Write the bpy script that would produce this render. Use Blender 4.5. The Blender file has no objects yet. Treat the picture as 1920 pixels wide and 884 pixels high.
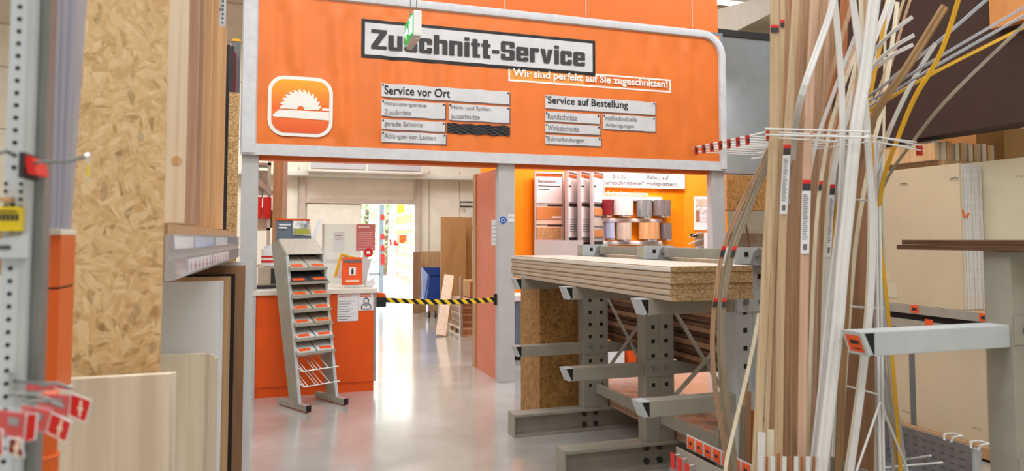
import bpy, bmesh, math, random
from mathutils import Vector, Matrix

random.seed(7)
C = bpy.context.scene.collection
SC = bpy.context.scene

# ------------------------------------------------------------------ camera
FPX, CX, CY, EYE = 1350.0, 960.0, 377.0, 1.55
YAW, PITCH = math.radians(18.5), math.radians(3.0)
cam_d = bpy.data.cameras.new('camera')
cam = bpy.data.objects.new('camera', cam_d)
C.objects.link(cam)
cam.location = (0, 0, EYE)
cam.rotation_euler = (math.pi / 2 + PITCH, 0, -YAW)
cam_d.sensor_width = 36.0
cam_d.lens = FPX * 36.0 / 1920.0
cam_d.shift_y = -(442.0 - CY) / 1920.0
cam_d.clip_start = 0.05
cam_d.dof.use_dof = True
cam_d.dof.focus_distance = 6.6
cam_d.dof.aperture_fstop = 3.4
SC.camera = cam

# ------------------------------------------------------------------ light
SC.view_settings.view_transform = 'Standard'
SC.view_settings.look = 'None'
SC.view_settings.exposure = 0.0
SC.view_settings.gamma = 1.0
SC.view_settings.use_curve_mapping = False
world = bpy.data.worlds.new('sky')
SC.world = world
world.use_nodes = True
wn = world.node_tree.nodes
wn['Background'].inputs[0].default_value = (0.93, 0.97, 1.0, 1)
wn['Background'].inputs[1].default_value = 4.2
sun_d = bpy.data.lights.new('sun', 'SUN')
sun_d.energy = 4.0
sun_d.angle = 0.03
sun = bpy.data.objects.new('sun', sun_d)
C.objects.link(sun)
sun.rotation_euler = (math.radians(-32), math.radians(12), 0)


def area(name, loc, sx, sy, power, rot=(0, 0, 0), col=(0.94, 0.97, 1.0)):
    d = bpy.data.lights.new(name, 'AREA')
    d.shape = 'RECTANGLE'
    d.size, d.size_y, d.energy, d.color = sx, sy, power, col
    o = bpy.data.objects.new(name, d)
    C.objects.link(o)
    o.location, o.rotation_euler = loc, rot
    return o


area('hall_area_light', (0.5, 1.0, 6.4), 7.0, 1.5, 225)
area('hall_area_light', (2.5, 4.8, 6.4), 7.0, 1.5, 225)
area('hall_area_light', (-3.5, 3.2, 6.4), 3.0, 4.0, 230)
area('hall_area_light', (2.0, -2.6, 6.0), 9.0, 1.5, 165, (math.radians(38), 0, 0))
area('service_lamp_light', (0.6, 11.6, 5.6), 5.0, 2.5, 400)
area('display_fill_light', (4.4, 8.2, 3.7), 2.6, 0.5, 105, (math.radians(22), 0, 0), (0.93, 0.97, 1.0))  # unseen light added inside the room to brighten the amber wall
area('hall_area_light', (7.0, 6.0, 6.2), 3.0, 3.0, 150)  # unseen light added in front of the grey wall to brighten it

# ------------------------------------------------------------------ projection helper
F_ = Vector((math.sin(YAW) * math.cos(PITCH), math.cos(YAW) * math.cos(PITCH), math.sin(PITCH)))
R_ = Vector((math.cos(YAW), -math.sin(YAW), 0))
U_ = R_.cross(F_)
EYEV = Vector((0, 0, EYE))


def P(px, py, X=None, Y=None, Z=None):
    """the world point that the photograph shows at a pixel, on the plane X=, Y= or Z="""
    d = R_ * ((px - CX) / FPX) - U_ * ((py - CY) / FPX) + F_
    if X is not None:
        t = X / d.x
    elif Y is not None:
        t = Y / d.y
    else:
        t = (Z - EYE) / d.z
    return EYEV + d * t


# ------------------------------------------------------------------ materials
def lin(c):
    return tuple((v / 255 / 12.92) if v / 255 <= 0.04045 else ((v / 255 + 0.055) / 1.055) ** 2.4 for v in c) + (1,)


def base_mat(name, rough=0.6, metal=0.0, spec=0.4):
    m = bpy.data.materials.new(name)
    m.use_nodes = True
    b = m.node_tree.nodes['Principled BSDF']
    b.inputs['Roughness'].default_value = rough
    b.inputs['Metallic'].default_value = metal
    b.inputs['Specular IOR Level'].default_value = spec
    return m, m.node_tree.nodes, m.node_tree.links, b


def ramp(N, stops):
    r = N.new('ShaderNodeValToRGB')
    e = r.color_ramp.elements
    while len(e) < len(stops):
        e.new(0.5)
    for k, (p, c) in enumerate(stops):
        e[k].position = p
        e[k].color = lin(c)
    return r


def coords(N, L, scale=(1, 1, 1), rot=(0, 0, 0)):
    t = N.new('ShaderNodeTexCoord')
    m = N.new('ShaderNodeMapping')
    m.inputs['Scale'].default_value = scale
    m.inputs['Rotation'].default_value = rot
    L.new(t.outputs['Object'], m.inputs['Vector'])
    return m.outputs['Vector']


def plain(name, c, rough=0.6, metal=0.0, var=0.05, scale=6.0, bump=0.0, spec=0.4, coat=0.0):
    """a paint or plastic with a faint uneven tone"""
    m, N, L, b = base_mat(name, rough, metal, spec)
    n = N.new('ShaderNodeTexNoise')
    n.inputs['Scale'].default_value = scale
    n.inputs['Detail'].default_value = 4
    L.new(coords(N, L), n.inputs['Vector'])
    lo = tuple(max(0, v * (1 - var)) for v in c)
    hi = tuple(min(255, v * (1 + var)) for v in c)
    r = ramp(N, [(0.3, lo), (0.7, hi)])
    L.new(n.outputs['Fac'], r.inputs['Fac'])
    L.new(r.outputs['Color'], b.inputs['Base Color'])
    if bump:
        bp = N.new('ShaderNodeBump')
        bp.inputs['Strength'].default_value = bump
        L.new(n.outputs['Fac'], bp.inputs['Height'])
        L.new(bp.outputs['Normal'], b.inputs['Normal'])
    if coat:
        b.inputs['Coat Weight'].default_value = coat
    return m


def wood(name, a, b_, c_, stretch=(30, 30, 1.2), rough=0.55):
    """straight grain running along z"""
    m, N, L, b = base_mat(name, rough)
    n = N.new('ShaderNodeTexNoise')
    n.inputs['Scale'].default_value = 1.0
    n.inputs['Detail'].default_value = 6
    n.inputs['Distortion'].default_value = 0.6
    L.new(coords(N, L, stretch), n.inputs['Vector'])
    r = ramp(N, [(0.3, a), (0.5, b_), (0.72, c_)])
    L.new(n.outputs['Fac'], r.inputs['Fac'])
    L.new(r.outputs['Color'], b.inputs['Base Color'])
    return m


def osb(name, pal, size=1.0):
    """pressed strands lying every way"""
    m, N, L, b = base_mat(name, 0.6)
    t = N.new('ShaderNodeTexCoord')
    s = N.new('ShaderNodeSeparateXYZ')
    L.new(t.outputs['Object'], s.inputs[0])
    a = N.new('ShaderNodeMath')
    L.new(s.outputs[0], a.inputs[0])
    L.new(s.outputs[1], a.inputs[1])
    cb = N.new('ShaderNodeCombineXYZ')
    L.new(a.outputs[0], cb.inputs[0])
    L.new(s.outputs[2], cb.inputs[1])
    cols = []
    for k, (cell, sx, sy) in enumerate(((9, 9, 42), (14, 16, 70))):
        v0 = N.new('ShaderNodeTexVoronoi')
        v0.inputs['Scale'].default_value = cell / size
        off = N.new('ShaderNodeVectorMath')
        off.inputs[1].default_value = (3.1 * k, 1.7 * k, 0)
        L.new(cb.outputs[0], off.inputs[0])
        L.new(off.outputs[0], v0.inputs['Vector'])
        sep = N.new('ShaderNodeSeparateColor')
        L.new(v0.outputs['Color'], sep.inputs[0])
        ang = N.new('ShaderNodeMath')
        ang.operation = 'MULTIPLY'
        ang.inputs[1].default_value = 3.1416
        L.new(sep.outputs[0], ang.inputs[0])
        vr = N.new('ShaderNodeVectorRotate')
        vr.rotation_type = 'Z_AXIS'
        L.new(off.outputs[0], vr.inputs['Vector'])
        L.new(ang.outputs[0], vr.inputs['Angle'])
        mp = N.new('ShaderNodeMapping')
        mp.inputs['Scale'].default_value = (sx / size, sy / size, 1)
        L.new(vr.outputs[0], mp.inputs['Vector'])
        v1 = N.new('ShaderNodeTexVoronoi')
        v1.inputs['Scale'].default_value = 1.0
        L.new(mp.outputs[0], v1.inputs['Vector'])
        s1 = N.new('ShaderNodeSeparateColor')
        L.new(v1.outputs['Color'], s1.inputs[0])
        r = ramp(N, [(0.0, pal[0]), (0.12, pal[1]), (0.5, pal[2]), (0.85, pal[3]), (1.0, pal[1])])
        L.new(s1.outputs[1], r.inputs['Fac'])
        cols.append((r, sep))
    mx = N.new('ShaderNodeMix')
    mx.data_type = 'RGBA'
    n = N.new('ShaderNodeTexNoise')
    n.inputs['Scale'].default_value = 10 / size
    L.new(cb.outputs[0], n.inputs['Vector'])
    st = ramp(N, [(0.36, (0, 0, 0)), (0.64, (255, 255, 255))])
    L.new(n.outputs['Fac'], st.inputs['Fac'])
    L.new(st.outputs['Color'], mx.inputs['Factor'])
    L.new(cols[0][0].outputs['Color'], mx.inputs['A'])
    L.new(cols[1][0].outputs['Color'], mx.inputs['B'])
    # softer strands: drift towards the mean tone, fine grain, and a few dark slivers
    n2 = N.new('ShaderNodeTexNoise')
    n2.inputs['Scale'].default_value = 38 / size
    n2.inputs['Detail'].default_value = 6
    L.new(cb.outputs[0], n2.inputs['Vector'])
    gr = ramp(N, [(0.3, tuple(int(v * .86) for v in pal[2])), (0.7, tuple(min(255, int(v * 1.06)) for v in pal[2]))])
    L.new(n2.outputs['Fac'], gr.inputs['Fac'])
    m2 = N.new('ShaderNodeMix')
    m2.data_type = 'RGBA'
    m2.inputs['Factor'].default_value = 0.24
    L.new(mx.outputs['Result'], m2.inputs['A'])
    L.new(gr.outputs['Color'], m2.inputs['B'])
    mp3 = N.new('ShaderNodeMapping')
    mp3.inputs['Scale'].default_value = (46 / size, 20 / size, 1)
    mp3.inputs['Rotation'].default_value = (0, 0, 0.5)
    L.new(cb.outputs[0], mp3.inputs['Vector'])
    v3 = N.new('ShaderNodeTexVoronoi')
    v3.inputs['Scale'].default_value = 1.0
    L.new(mp3.outputs[0], v3.inputs['Vector'])
    s3 = N.new('ShaderNodeSeparateColor')
    L.new(v3.outputs['Color'], s3.inputs[0])
    dk = ramp(N, [(0.955, (0, 0, 0)), (0.965, (150, 150, 150))])
    L.new(s3.outputs[2], dk.inputs['Fac'])
    m3 = N.new('ShaderNodeMix')
    m3.data_type = 'RGBA'
    L.new(dk.outputs['Color'], m3.inputs['Factor'])
    L.new(m2.outputs['Result'], m3.inputs['A'])
    m3.inputs['B'].default_value = lin(tuple(int(v * .55) for v in pal[0]))
    L.new(m3.outputs['Result'], b.inputs['Base Color'])
    return m


def speckle(name, pal, scale=160):
    """the cut edge of chipboard"""
    m, N, L, b = base_mat(name, 0.75)
    v = N.new('ShaderNodeTexVoronoi')
    v.inputs['Scale'].default_value = scale
    L.new(coords(N, L, (1, 1, 1.6)), v.inputs['Vector'])
    s1 = N.new('ShaderNodeSeparateColor')
    L.new(v.outputs['Color'], s1.inputs[0])
    r = ramp(N, [(0.0, pal[0]), (0.4, pal[1]), (0.8, pal[2]), (1.0, pal[0])])
    L.new(s1.outputs[0], r.inputs['Fac'])
    L.new(r.outputs['Color'], b.inputs['Base Color'])
    return m


def glassy(name, c, alpha, rough=0.15):
    m, N, L, b = base_mat(name, rough)
    b.inputs['Base Color'].default_value = lin(c)
    b.inputs['Alpha'].default_value = alpha
    return m


def glow(name, c, s):
    m, N, L, b = base_mat(name, 0.5)
    b.inputs['Base Color'].default_value = lin(c)
    b.inputs['Emission Color'].default_value = lin(c)
    b.inputs['Emission Strength'].default_value = s
    return m


def floor_mat():
    m, N, L, b = base_mat('polished concrete', 0.22, 0, 0.55)
    n = N.new('ShaderNodeTexNoise')
    n.inputs['Scale'].default_value = 1.3
    n.inputs['Detail'].default_value = 8
    n.inputs['Roughness'].default_value = 0.65
    L.new(coords(N, L), n.inputs['Vector'])
    r = ramp(N, [(0.3, (164, 161, 155)), (0.55, (180, 178, 173)), (0.75, (192, 191, 188))])
    L.new(n.outputs['Fac'], r.inputs['Fac'])
    L.new(r.outputs['Color'], b.inputs['Base Color'])
    b.inputs['Coat Weight'].default_value = 0.9
    b.inputs['Coat Roughness'].default_value = 0.12
    rr = N.new('ShaderNodeMapRange')
    rr.inputs['To Min'].default_value = 0.14
    rr.inputs['To Max'].default_value = 0.34
    L.new(n.outputs['Fac'], rr.inputs['Value'])
    L.new(rr.outputs[0], b.inputs['Roughness'])
    return m


def stripes_mat():
    """yellow and black barrier stripes, slanting"""
    m, N, L, b = base_mat('barrier stripes', 0.5)
    t = N.new('ShaderNodeTexCoord')
    s = N.new('ShaderNodeSeparateXYZ')
    L.new(t.outputs['Object'], s.inputs[0])
    a = N.new('ShaderNodeMath')
    L.new(s.outputs[0], a.inputs[0])
    L.new(s.outputs[2], a.inputs[1])
    f = N.new('ShaderNodeMath')
    f.operation = 'MULTIPLY'
    f.inputs[1].default_value = 10.5
    L.new(a.outputs[0], f.inputs[0])
    fr = N.new('ShaderNodeMath')
    fr.operation = 'FRACT'
    L.new(f.outputs[0], fr.inputs[0])
    r = ramp(N, [(0.0, (25, 25, 30)), (0.5, (240, 200, 40))])
    r.color_ramp.interpolation = 'CONSTANT'
    L.new(fr.outputs[0], r.inputs['Fac'])
    L.new(r.outputs['Color'], b.inputs['Base Color'])
    return m


def icon_mat():
    """the printed colour run of the saw pictogram: amber at the top, red orange below"""
    m, N, L, b = base_mat('printed amber to orange', 0.5)
    t = N.new('ShaderNodeTexCoord')
    s = N.new('ShaderNodeSeparateXYZ')
    L.new(t.outputs['Generated'], s.inputs[0])
    r = ramp(N, [(0.0, (226, 88, 40)), (0.38, (240, 120, 50)), (0.45, (236, 104, 40)), (1.0, (240, 170, 40))])
    L.new(s.outputs[2], r.inputs['Fac'])
    L.new(r.outputs['Color'], b.inputs['Base Color'])
    return m


M = {
    'floor': floor_mat(),
    'cream': plain('cream wall panel', (232, 226, 208), 0.6, var=0.02),
    'beam': plain('cream beam', (222, 216, 202), 0.55, var=0.02),
    'taupe': plain('taupe door rail', (196, 180, 165), 0.6),
    'grey_wall': plain('grey wall panel', (122, 130, 130), 0.7, var=0.03),
    'black': plain('black', (30, 29, 30), 0.5),
    'dark': plain('dark charcoal', (52, 48, 48), 0.6),
    'ink': plain('dark print', (58, 56, 58), 0.6, var=0.02),
    'ink_soft': plain('faded print', (112, 110, 112), 0.6, var=0.02),
    'orange_cloth': plain('orange banner cloth', (230, 120, 50), 0.42, var=0.03, scale=3),
    'orange_wall': plain('orange painted wall', (240, 114, 40), 0.5, var=0.02),
    'orange_counter': plain('orange counter front', (226, 84, 8), 0.45, var=0.03),
    'orange_bright': plain('amber orange display wall', (255, 148, 4), 0.5, var=0.02),
    'orange_door': plain('salmon orange sliding panel', (216, 112, 74), 0.4, var=0.03),
    'orange_tag': plain('orange price label', (236, 92, 40), 0.5),
    'orange_light': plain('light orange print', (246, 156, 66), 0.55),
    'orange_pale': plain('pale orange print', (252, 218, 196), 0.55),
    'orange_pipe': plain('orange brown plastic', (222, 100, 36), 0.35, var=0.03),
    'red': plain('red card', (222, 40, 36), 0.4),
    'dark_red': plain('dark red tag', (178, 34, 18), 0.45),
    'maroon': plain('maroon card', (130, 30, 40), 0.5),
    'white': plain('white', (236, 236, 236), 0.5, var=0.01),
    'white_print': plain('white print', (240, 236, 228), 0.5, var=0.01),
    'cloth_white': plain('grey white padded hem', (206, 207, 210), 0.8, var=0.03, scale=14, bump=0.15),
    'plate': plain('light grey printed plate', (208, 208, 210), 0.5, var=0.03),
    'plate_shadow': plain('dark painted plate shadow', (120, 92, 84), 0.6),
    'panel_white': plain('white lacquered board', (230, 233, 236), 0.45, var=0.01),
    'board_cream': plain('cream kraft covered board', (204, 186, 156), 0.65, var=0.03, scale=2),
    'board_pale': plain('pale greenish board', (205, 196, 168), 0.65, var=0.02),
    'board_edge': plain('white board edge', (212, 208, 204), 0.6, var=0.04, scale=30),
    'post': plain('light grey post', (186, 184, 184), 0.45, var=0.02),
    'rack': plain('beige grey rack paint', (160, 155, 142), 0.45, var=0.04),
    'rack_light': plain('pale blue grey and lit rack paint', (190, 196, 198), 0.4, var=0.03),  # also paints the light falling on parts of the cantilever rack
    'galv': plain('galvanised steel', (170, 172, 176), 0.38, 0.7, var=0.08, scale=20),
    'zinc': plain('zinc bolt', (150, 148, 142), 0.35, 0.8),
    'upright': plain('pale blue steel', (206, 214, 222), 0.5, var=0.02),
    'wire': plain('white coated wire', (226, 226, 224), 0.4),
    'wire_grey': plain('grey wire', (130, 134, 132), 0.4, 0.5),
    'yellow': plain('yellow label', (240, 210, 40), 0.5),
    'yellow_strip': plain('yellow plastic strip', (222, 168, 36), 0.4),
    'green': glow('green sign face', (20, 168, 74), 0.5),
    'lamp': glow('lit lamp tube', (255, 250, 245), 7.0),
    'sign_glow': glow('lit white sign symbol', (225, 255, 235), 0.7),
    'blue': plain('blue sign', (24, 88, 168), 0.4),
    'blue_cloth': plain('blue tarpaulin', (34, 66, 140), 0.5),
    'blue_pale': plain('pale blue plastic', (176, 196, 232), 0.5),
    'pink_paper': plain('salmon poster paper', (214, 120, 120), 0.6),
    'paper': plain('white paper', (226, 226, 230), 0.7, var=0.02),
    'slate': plain('slate blue print', (108, 122, 136), 0.5, var=0.06),
    'photo': plain('black and white photo print', (200, 200, 200), 0.4, var=0.35, scale=18),
    'lime': plain('yellow green print', (170, 176, 70), 0.5),
    'cardboard': wood('brown cardboard', (166, 124, 76), (176, 134, 84), (184, 142, 92), (4, 4, 1), 0.75),
    'plastic_strip': glassy('clear greyish plastic', (186, 184, 198), 0.62, 0.3),
    'film': glassy('clear plastic film', (235, 232, 236), 0.34, 0.06),
    'plexi': glassy('clear acrylic sheet', (215, 225, 225), 0.3, 0.05),
    'blister': glassy('clear blister', (230, 228, 230), 0.13, 0.08),
    'osb': osb('strand board', [(152, 108, 64), (198, 156, 104), (220, 184, 134), (234, 206, 164)], 0.62),
    'osb_dark': osb('brown strand board', [(90, 60, 26), (140, 98, 48), (172, 126, 68), (196, 152, 96)], 0.8),
    'chip': speckle('chipboard edge', [(128, 98, 62), (176, 142, 98), (206, 176, 132)], 150),
    'chip_pale': speckle('pale chipboard edge', [(150, 110, 66), (200, 160, 106), (222, 186, 136)], 110),
    'laminate': wood('beige laminate', (184, 168, 148), (194, 178, 158), (204, 190, 170), (2, 2, 8)),
    'laminate_light': plain('pale laminate top', (226, 218, 206), 0.35, var=0.02),
    'pine': wood('pale pine', (214, 194, 166), (228, 210, 186), (236, 222, 200)),
    'ply': wood('pale poplar plywood', (200, 184, 160), (212, 197, 174), (222, 208, 186), (26, 26, 1.0)),
    'ply_light': wood('cream plywood', (216, 204, 178), (224, 213, 190), (232, 222, 202), (26, 26, 1.0)),
    'beech': wood('beech plank', (196, 152, 108), (212, 170, 126), (222, 184, 142)),
    'rosewood': wood('greyish brown plank', (168, 132, 108), (186, 150, 126), (198, 166, 142)),
    'oak': wood('oak edge', (172, 134, 94), (188, 150, 108), (200, 164, 124)),
    'brown_board': wood('brown board', (142, 102, 72), (158, 116, 84), (170, 130, 96), (14, 14, 1)),
    'hardboard': wood('dark brown hardboard', (84, 58, 42), (112, 80, 58), (136, 100, 74), (2, 2, 50), 0.7),
    'dark_panel': plain('dark chocolate board', (58, 40, 32), 0.7, var=0.04),
    'orange_wood': wood('orange brown veneer', (196, 128, 68), (208, 142, 80), (216, 152, 92), (6, 6, 2)),
    'trim_pine': wood('pine moulding', (180, 152, 118), (196, 168, 134), (208, 184, 150), (60, 60, 1.5)),
    'trim_pale': wood('pale moulding', (214, 200, 170), (226, 214, 188), (236, 226, 204), (60, 60, 1.5)),
    'trim_tan': wood('tan moulding', (160, 124, 92), (178, 142, 110), (194, 160, 128), (60, 60, 1.5)),
    'trim_pink': wood('pinkish beech moulding', (188, 148, 124), (202, 164, 140), (214, 178, 154), (60, 60, 1.5)),
    'trim_red': wood('reddish brown moulding', (150, 88, 50), (170, 104, 62), (184, 120, 76), (60, 60, 1.5)),
    'trim_white': plain('white primed moulding', (218, 216, 213), 0.4, var=0.02),
    'trim_grey': plain('grey plastic profile', (168, 168, 176), 0.35, 0.1),
    'trim_bronze': plain('bronze profile', (158, 124, 86), 0.4, 0.2),
    'trim_khaki': plain('khaki profile', (140, 128, 108), 0.4),
    'silver': plain('bright aluminium profile', (222, 228, 232), 0.2, 0.85),
    'sample_stone': plain('speckled stone decor', (186, 178, 166), 0.4, var=0.16, scale=160),
    'sample_dark': plain('anthracite decor', (70, 72, 78), 0.4, var=0.12, scale=60),
    'sample_wood': wood('grey oak decor', (160, 146, 128), (178, 164, 146), (192, 180, 164), (50, 6, 6)),
    'sample_light': plain('white grey decor', (214, 214, 214), 0.35, var=0.06, scale=60),
    'decor_white': wood('white wood decor', (214, 208, 204), (226, 222, 220), (236, 234, 232), (24, 24, 1)),
    'decor_slate': wood('slate decor', (112, 118, 120), (136, 142, 142), (160, 164, 164), (18, 18, 3)),
    'decor_grey': wood('grey brown decor', (104, 98, 98), (124, 116, 114), (142, 134, 130), (18, 18, 3)),
    'decor_sand': wood('sand decor', (186, 174, 152), (200, 188, 168), (210, 200, 182), (24, 24, 1)),
    'decor_oak': wood('orange oak decor', (196, 140, 84), (212, 160, 106), (228, 184, 134), (30, 30, 1)),
    'leaf': plain('green leaves', (150, 178, 130), 0.7, var=0.2, scale=3),
    'bark': plain('bark', (110, 92, 74), 0.9, var=0.2),
    'asphalt': plain('pale paving', (214, 212, 208), 0.9, var=0.03),
    'icon': icon_mat(),
    'stripes': stripes_mat(),
}

# ------------------------------------------------------------------ mesh helpers
WM = {}                                     # world matrices of roots and parts (names -> Matrix)


class MB:
    """collects shapes into one mesh"""

    def __init__(self):
        self.bm = bmesh.new()

    def face(self, pts):
        vs = [self.bm.verts.new(p) for p in pts]
        return self.bm.faces.new(vs)

    def hexa(self, p, bv=0.0):
        vs = [self.bm.verts.new(q) for q in p]
        fs = [self.bm.faces.new([vs[i] for i in f]) for f in
              ((0, 3, 2, 1), (4, 5, 6, 7), (0, 1, 5, 4), (1, 2, 6, 5), (2, 3, 7, 6), (3, 0, 4, 7))]
        if bv:
            es = {e for f in fs for e in f.edges}
            bmesh.ops.bevel(self.bm, geom=list(es), offset=bv, segments=2, affect='EDGES', profile=0.7)
        return self

    def box(self, x0, x1, y0, y1, z0, z1, bv=0.0):
        return self.hexa([(x0, y0, z0), (x1, y0, z0), (x1, y1, z0), (x0, y1, z0),
                          (x0, y0, z1), (x1, y0, z1), (x1, y1, z1), (x0, y1, z1)], bv)

    def bar(self, p, q, w, h, side=None, bv=0.0):
        """a square-cut bar from p to q, w across (along side) and h deep"""
        p, q = Vector(p), Vector(q)
        t = (q - p).normalized()
        s = Vector(side) if side else (Vector((0, 1, 0)) if abs(t.z) > 0.9 else Vector((0, 0, 1)))
        s = (s - t * s.dot(t)).normalized()
        n = t.cross(s)
        a, b = s * (w / 2), n * (h / 2)
        return self.hexa([p - a - b, p + a - b, p + a + b, p - a + b, q - a - b, q + a - b, q + a + b, q - a + b], bv)

    def prism(self, pts, vec):
        vec = Vector(vec)
        pts = [Vector(p) for p in pts]
        a = [self.bm.verts.new(p) for p in pts]
        b = [self.bm.verts.new(p + vec) for p in pts]
        n = len(pts)
        self.bm.faces.new(a)
        self.bm.faces.new(list(reversed(b)))
        for i in range(n):
            self.bm.faces.new((a[i], b[i], b[(i + 1) % n], a[(i + 1) % n]))
        return self

    def sweep(self, pts, prof, side=(1, 0, 0), closed=False):
        """carry a closed profile [(u along side, v across)] along pts"""
        pts = [Vector(p) for p in pts]
        rings = []
        n = len(pts)
        for i, p in enumerate(pts):
            if closed:
                t = pts[(i + 1) % n] - pts[i - 1]
            else:
                t = pts[min(i + 1, n - 1)] - pts[max(i - 1, 0)]
            t.normalize()
            s = Vector(side)
            s = s - t * s.dot(t)
            if s.length < 1e-4:
                s = Vector((0, 0, 1)) - t * t.z
            s.normalize()
            m = s.cross(t)
            rings.append([self.bm.verts.new(p + s * u + m * v) for u, v in prof])
        k = len(prof)
        for i in range(n if closed else n - 1):
            a, b = rings[i], rings[(i + 1) % n]
            for j in range(k):
                self.bm.faces.new((a[j], a[(j + 1) % k], b[(j + 1) % k], b[j]))
        if not closed:
            self.bm.faces.new(list(reversed(rings[0])))
            self.bm.faces.new(rings[-1])
        return self

    def tube(self, pts, r, n=8, side=(1, 0, 0), closed=False):
        return self.sweep(pts, [(r * math.cos(2 * math.pi * i / n), r * math.sin(2 * math.pi * i / n)) for i in range(n)],
                          side, closed)

    def cyl(self, p, q, r, n=16, r2=None):
        p, q = Vector(p), Vector(q)
        t = (q - p).normalized()
        s = t.orthogonal().normalized()
        m = t.cross(s)
        r2 = r if r2 is None else r2
        a = [self.bm.verts.new(p + (s * math.cos(2 * math.pi * i / n) + m * math.sin(2 * math.pi * i / n)) * r) for i in range(n)]
        b = [self.bm.verts.new(q + (s * math.cos(2 * math.pi * i / n) + m * math.sin(2 * math.pi * i / n)) * r2) for i in range(n)]
        self.bm.faces.new(list(reversed(a)))
        self.bm.faces.new(b)
        for i in range(n):
            self.bm.faces.new((a[i], a[(i + 1) % n], b[(i + 1) % n], b[i]))
        return self

    def grid(self, f, nu, nv):
        v = [[self.bm.verts.new(f(i / nu, j / nv)) for j in range(nv + 1)] for i in range(nu + 1)]
        for i in range(nu):
            for j in range(nv):
                self.bm.faces.new((v[i][j], v[i + 1][j], v[i + 1][j + 1], v[i][j + 1]))
        return self

    def build(self, name, mat, parent=None, local=False, smooth=False, extra=None):
        bm = self.bm
        if extra:                           # a surface pattern of another colour inside the same mesh
            tmp = bpy.data.meshes.new('tmp')
            for f in extra[0].bm.faces:
                f.material_index = 1
            extra[0].bm.to_mesh(tmp)
            extra[0].bm.free()
            bm.from_mesh(tmp)
            bpy.data.meshes.remove(tmp)
        if parent is not None:
            mw = WM[parent.name]
            if not local:
                bm.transform(mw.inverted())
        else:
            if bm.verts:
                xs = [v.co.x for v in bm.verts]
                ys = [v.co.y for v in bm.verts]
                zs = [v.co.z for v in bm.verts]
                org = Vector(((min(xs) + max(xs)) / 2, (min(ys) + max(ys)) / 2, min(zs)))
            else:
                org = Vector()
            mw = Matrix.Translation(org)
            bm.transform(mw.inverted())
        bmesh.ops.recalc_face_normals(bm, faces=bm.faces[:])
        me = bpy.data.meshes.new(name)
        bm.to_mesh(me)
        bm.free()
        if smooth:
            me.polygons.foreach_set('use_smooth', [True] * len(me.polygons))
            try:
                me.set_sharp_from_angle(angle=0.7)
            except Exception:
                pass
        me.materials.append(M[mat] if isinstance(mat, str) else mat)
        if extra:
            me.materials.append(M[extra[1]])
        o = bpy.data.objects.new(name, me)
        C.objects.link(o)
        if parent is not None:
            o.parent = parent
        else:
            o.matrix_world = mw
        WM[o.name] = mw
        return o


def tag(o, label, cat, group=None):
    o['label'] = label
    o['category'] = cat
    o['kind'] = 'thing'
    if group:
        o['group'] = group
    return o


def thing(name, label, cat, loc, rz=0.0, group=None):
    o = bpy.data.objects.new(name, None)
    C.objects.link(o)
    o.location = loc
    o.rotation_euler = (0, 0, rz)
    o.empty_display_size = 0.1
    WM[o.name] = Matrix.Translation(Vector(loc)) @ Matrix.Rotation(rz, 4, 'Z')
    return tag(o, label, cat, group)


def struct(name, mb, mat):
    o = mb.build(name, mat)
    o['kind'] = 'structure'
    return o


def copy_tree(o, loc=None, label=None, parent=None):
    c = o.copy()
    C.objects.link(c)
    if parent is not None:
        c.parent = parent
    if loc is not None:
        c.location = loc
    if label:
        c['label'] = label
    for ch in list(o.children):
        copy_tree(ch, parent=c)
    return c


def text_mb(body, org, ux, uz, w, h, bold=0.0, warp=None):
    """lettering fitted into w x h, lower left corner at org, along ux and uz"""
    cu = bpy.data.curves.new('t', 'FONT')
    cu.body = body
    cu.size = 1.0
    cu.offset = bold
    cu.resolution_u = 3
    cu.space_line = 0.9
    o = bpy.data.objects.new('t', cu)
    C.objects.link(o)
    dg = bpy.context.evaluated_depsgraph_get()
    me = bpy.data.meshes.new_from_object(o.evaluated_get(dg))
    bpy.data.objects.remove(o)
    bpy.data.curves.remove(cu)
    mb = MB()
    mb.bm.from_mesh(me)
    bpy.data.meshes.remove(me)
    vs = mb.bm.verts
    x0 = min(v.co.x for v in vs)
    x1 = max(v.co.x for v in vs)
    y0 = min(v.co.y for v in vs)
    y1 = max(v.co.y for v in vs)
    org, ux, uz = Vector(org), Vector(ux), Vector(uz)
    sx = w / (x1 - x0)
    sy = (h / (y1 - y0)) if h else sx
    for v in vs:
        q = org + ux * ((v.co.x - x0) * sx) + uz * ((v.co.y - y0) * sy)
        v.co = warp(q) if warp else q
    return mb


XV, YV, ZV = Vector((1, 0, 0)), Vector((0, 1, 0)), Vector((0, 0, 1))

# ================================================================== THE SETTING
YB = 7.47            # plane of the gate and its banner
YF = 15.4            # far wall
struct('floor', MB().box(-9, 13, -4, YF, -0.1, 0), 'floor')
struct('ground', MB().box(-14, 22, YF, 48, -0.12, -0.02), 'asphalt')
dx0, dx1 = P(677, 480, Y=YF).x, P(776, 480, Y=YF).x
dz1 = P(700, 383, Y=YF).z
wz = P(700, 318, Y=YF).z
struct('wall_back', MB().box(-9, dx0, YF, YF + 0.15, 0, 8).box(dx1, 13, YF, YF + 0.15, 0, 8).box(dx0, dx1, YF, YF + 0.15, dz1, 8), 'cream')
wl = MB()
for px in (560, 700, 805, 862):            # panel joints of the far wall
    x = P(px, 350, Y=YF - 0.02).x
    if not dx0 - .1 < x < dx1 + .1:
        wl.box(x - 0.012, x + 0.012, YF - 0.012, YF, 0.02, wz)
for z in (3.55, 4.7, 5.5, 6.3):
    wl.box(-9, 3.2, YF - 0.014, YF, z, z + 0.03)
struct('trim_1', wl, 'taupe')
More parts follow.
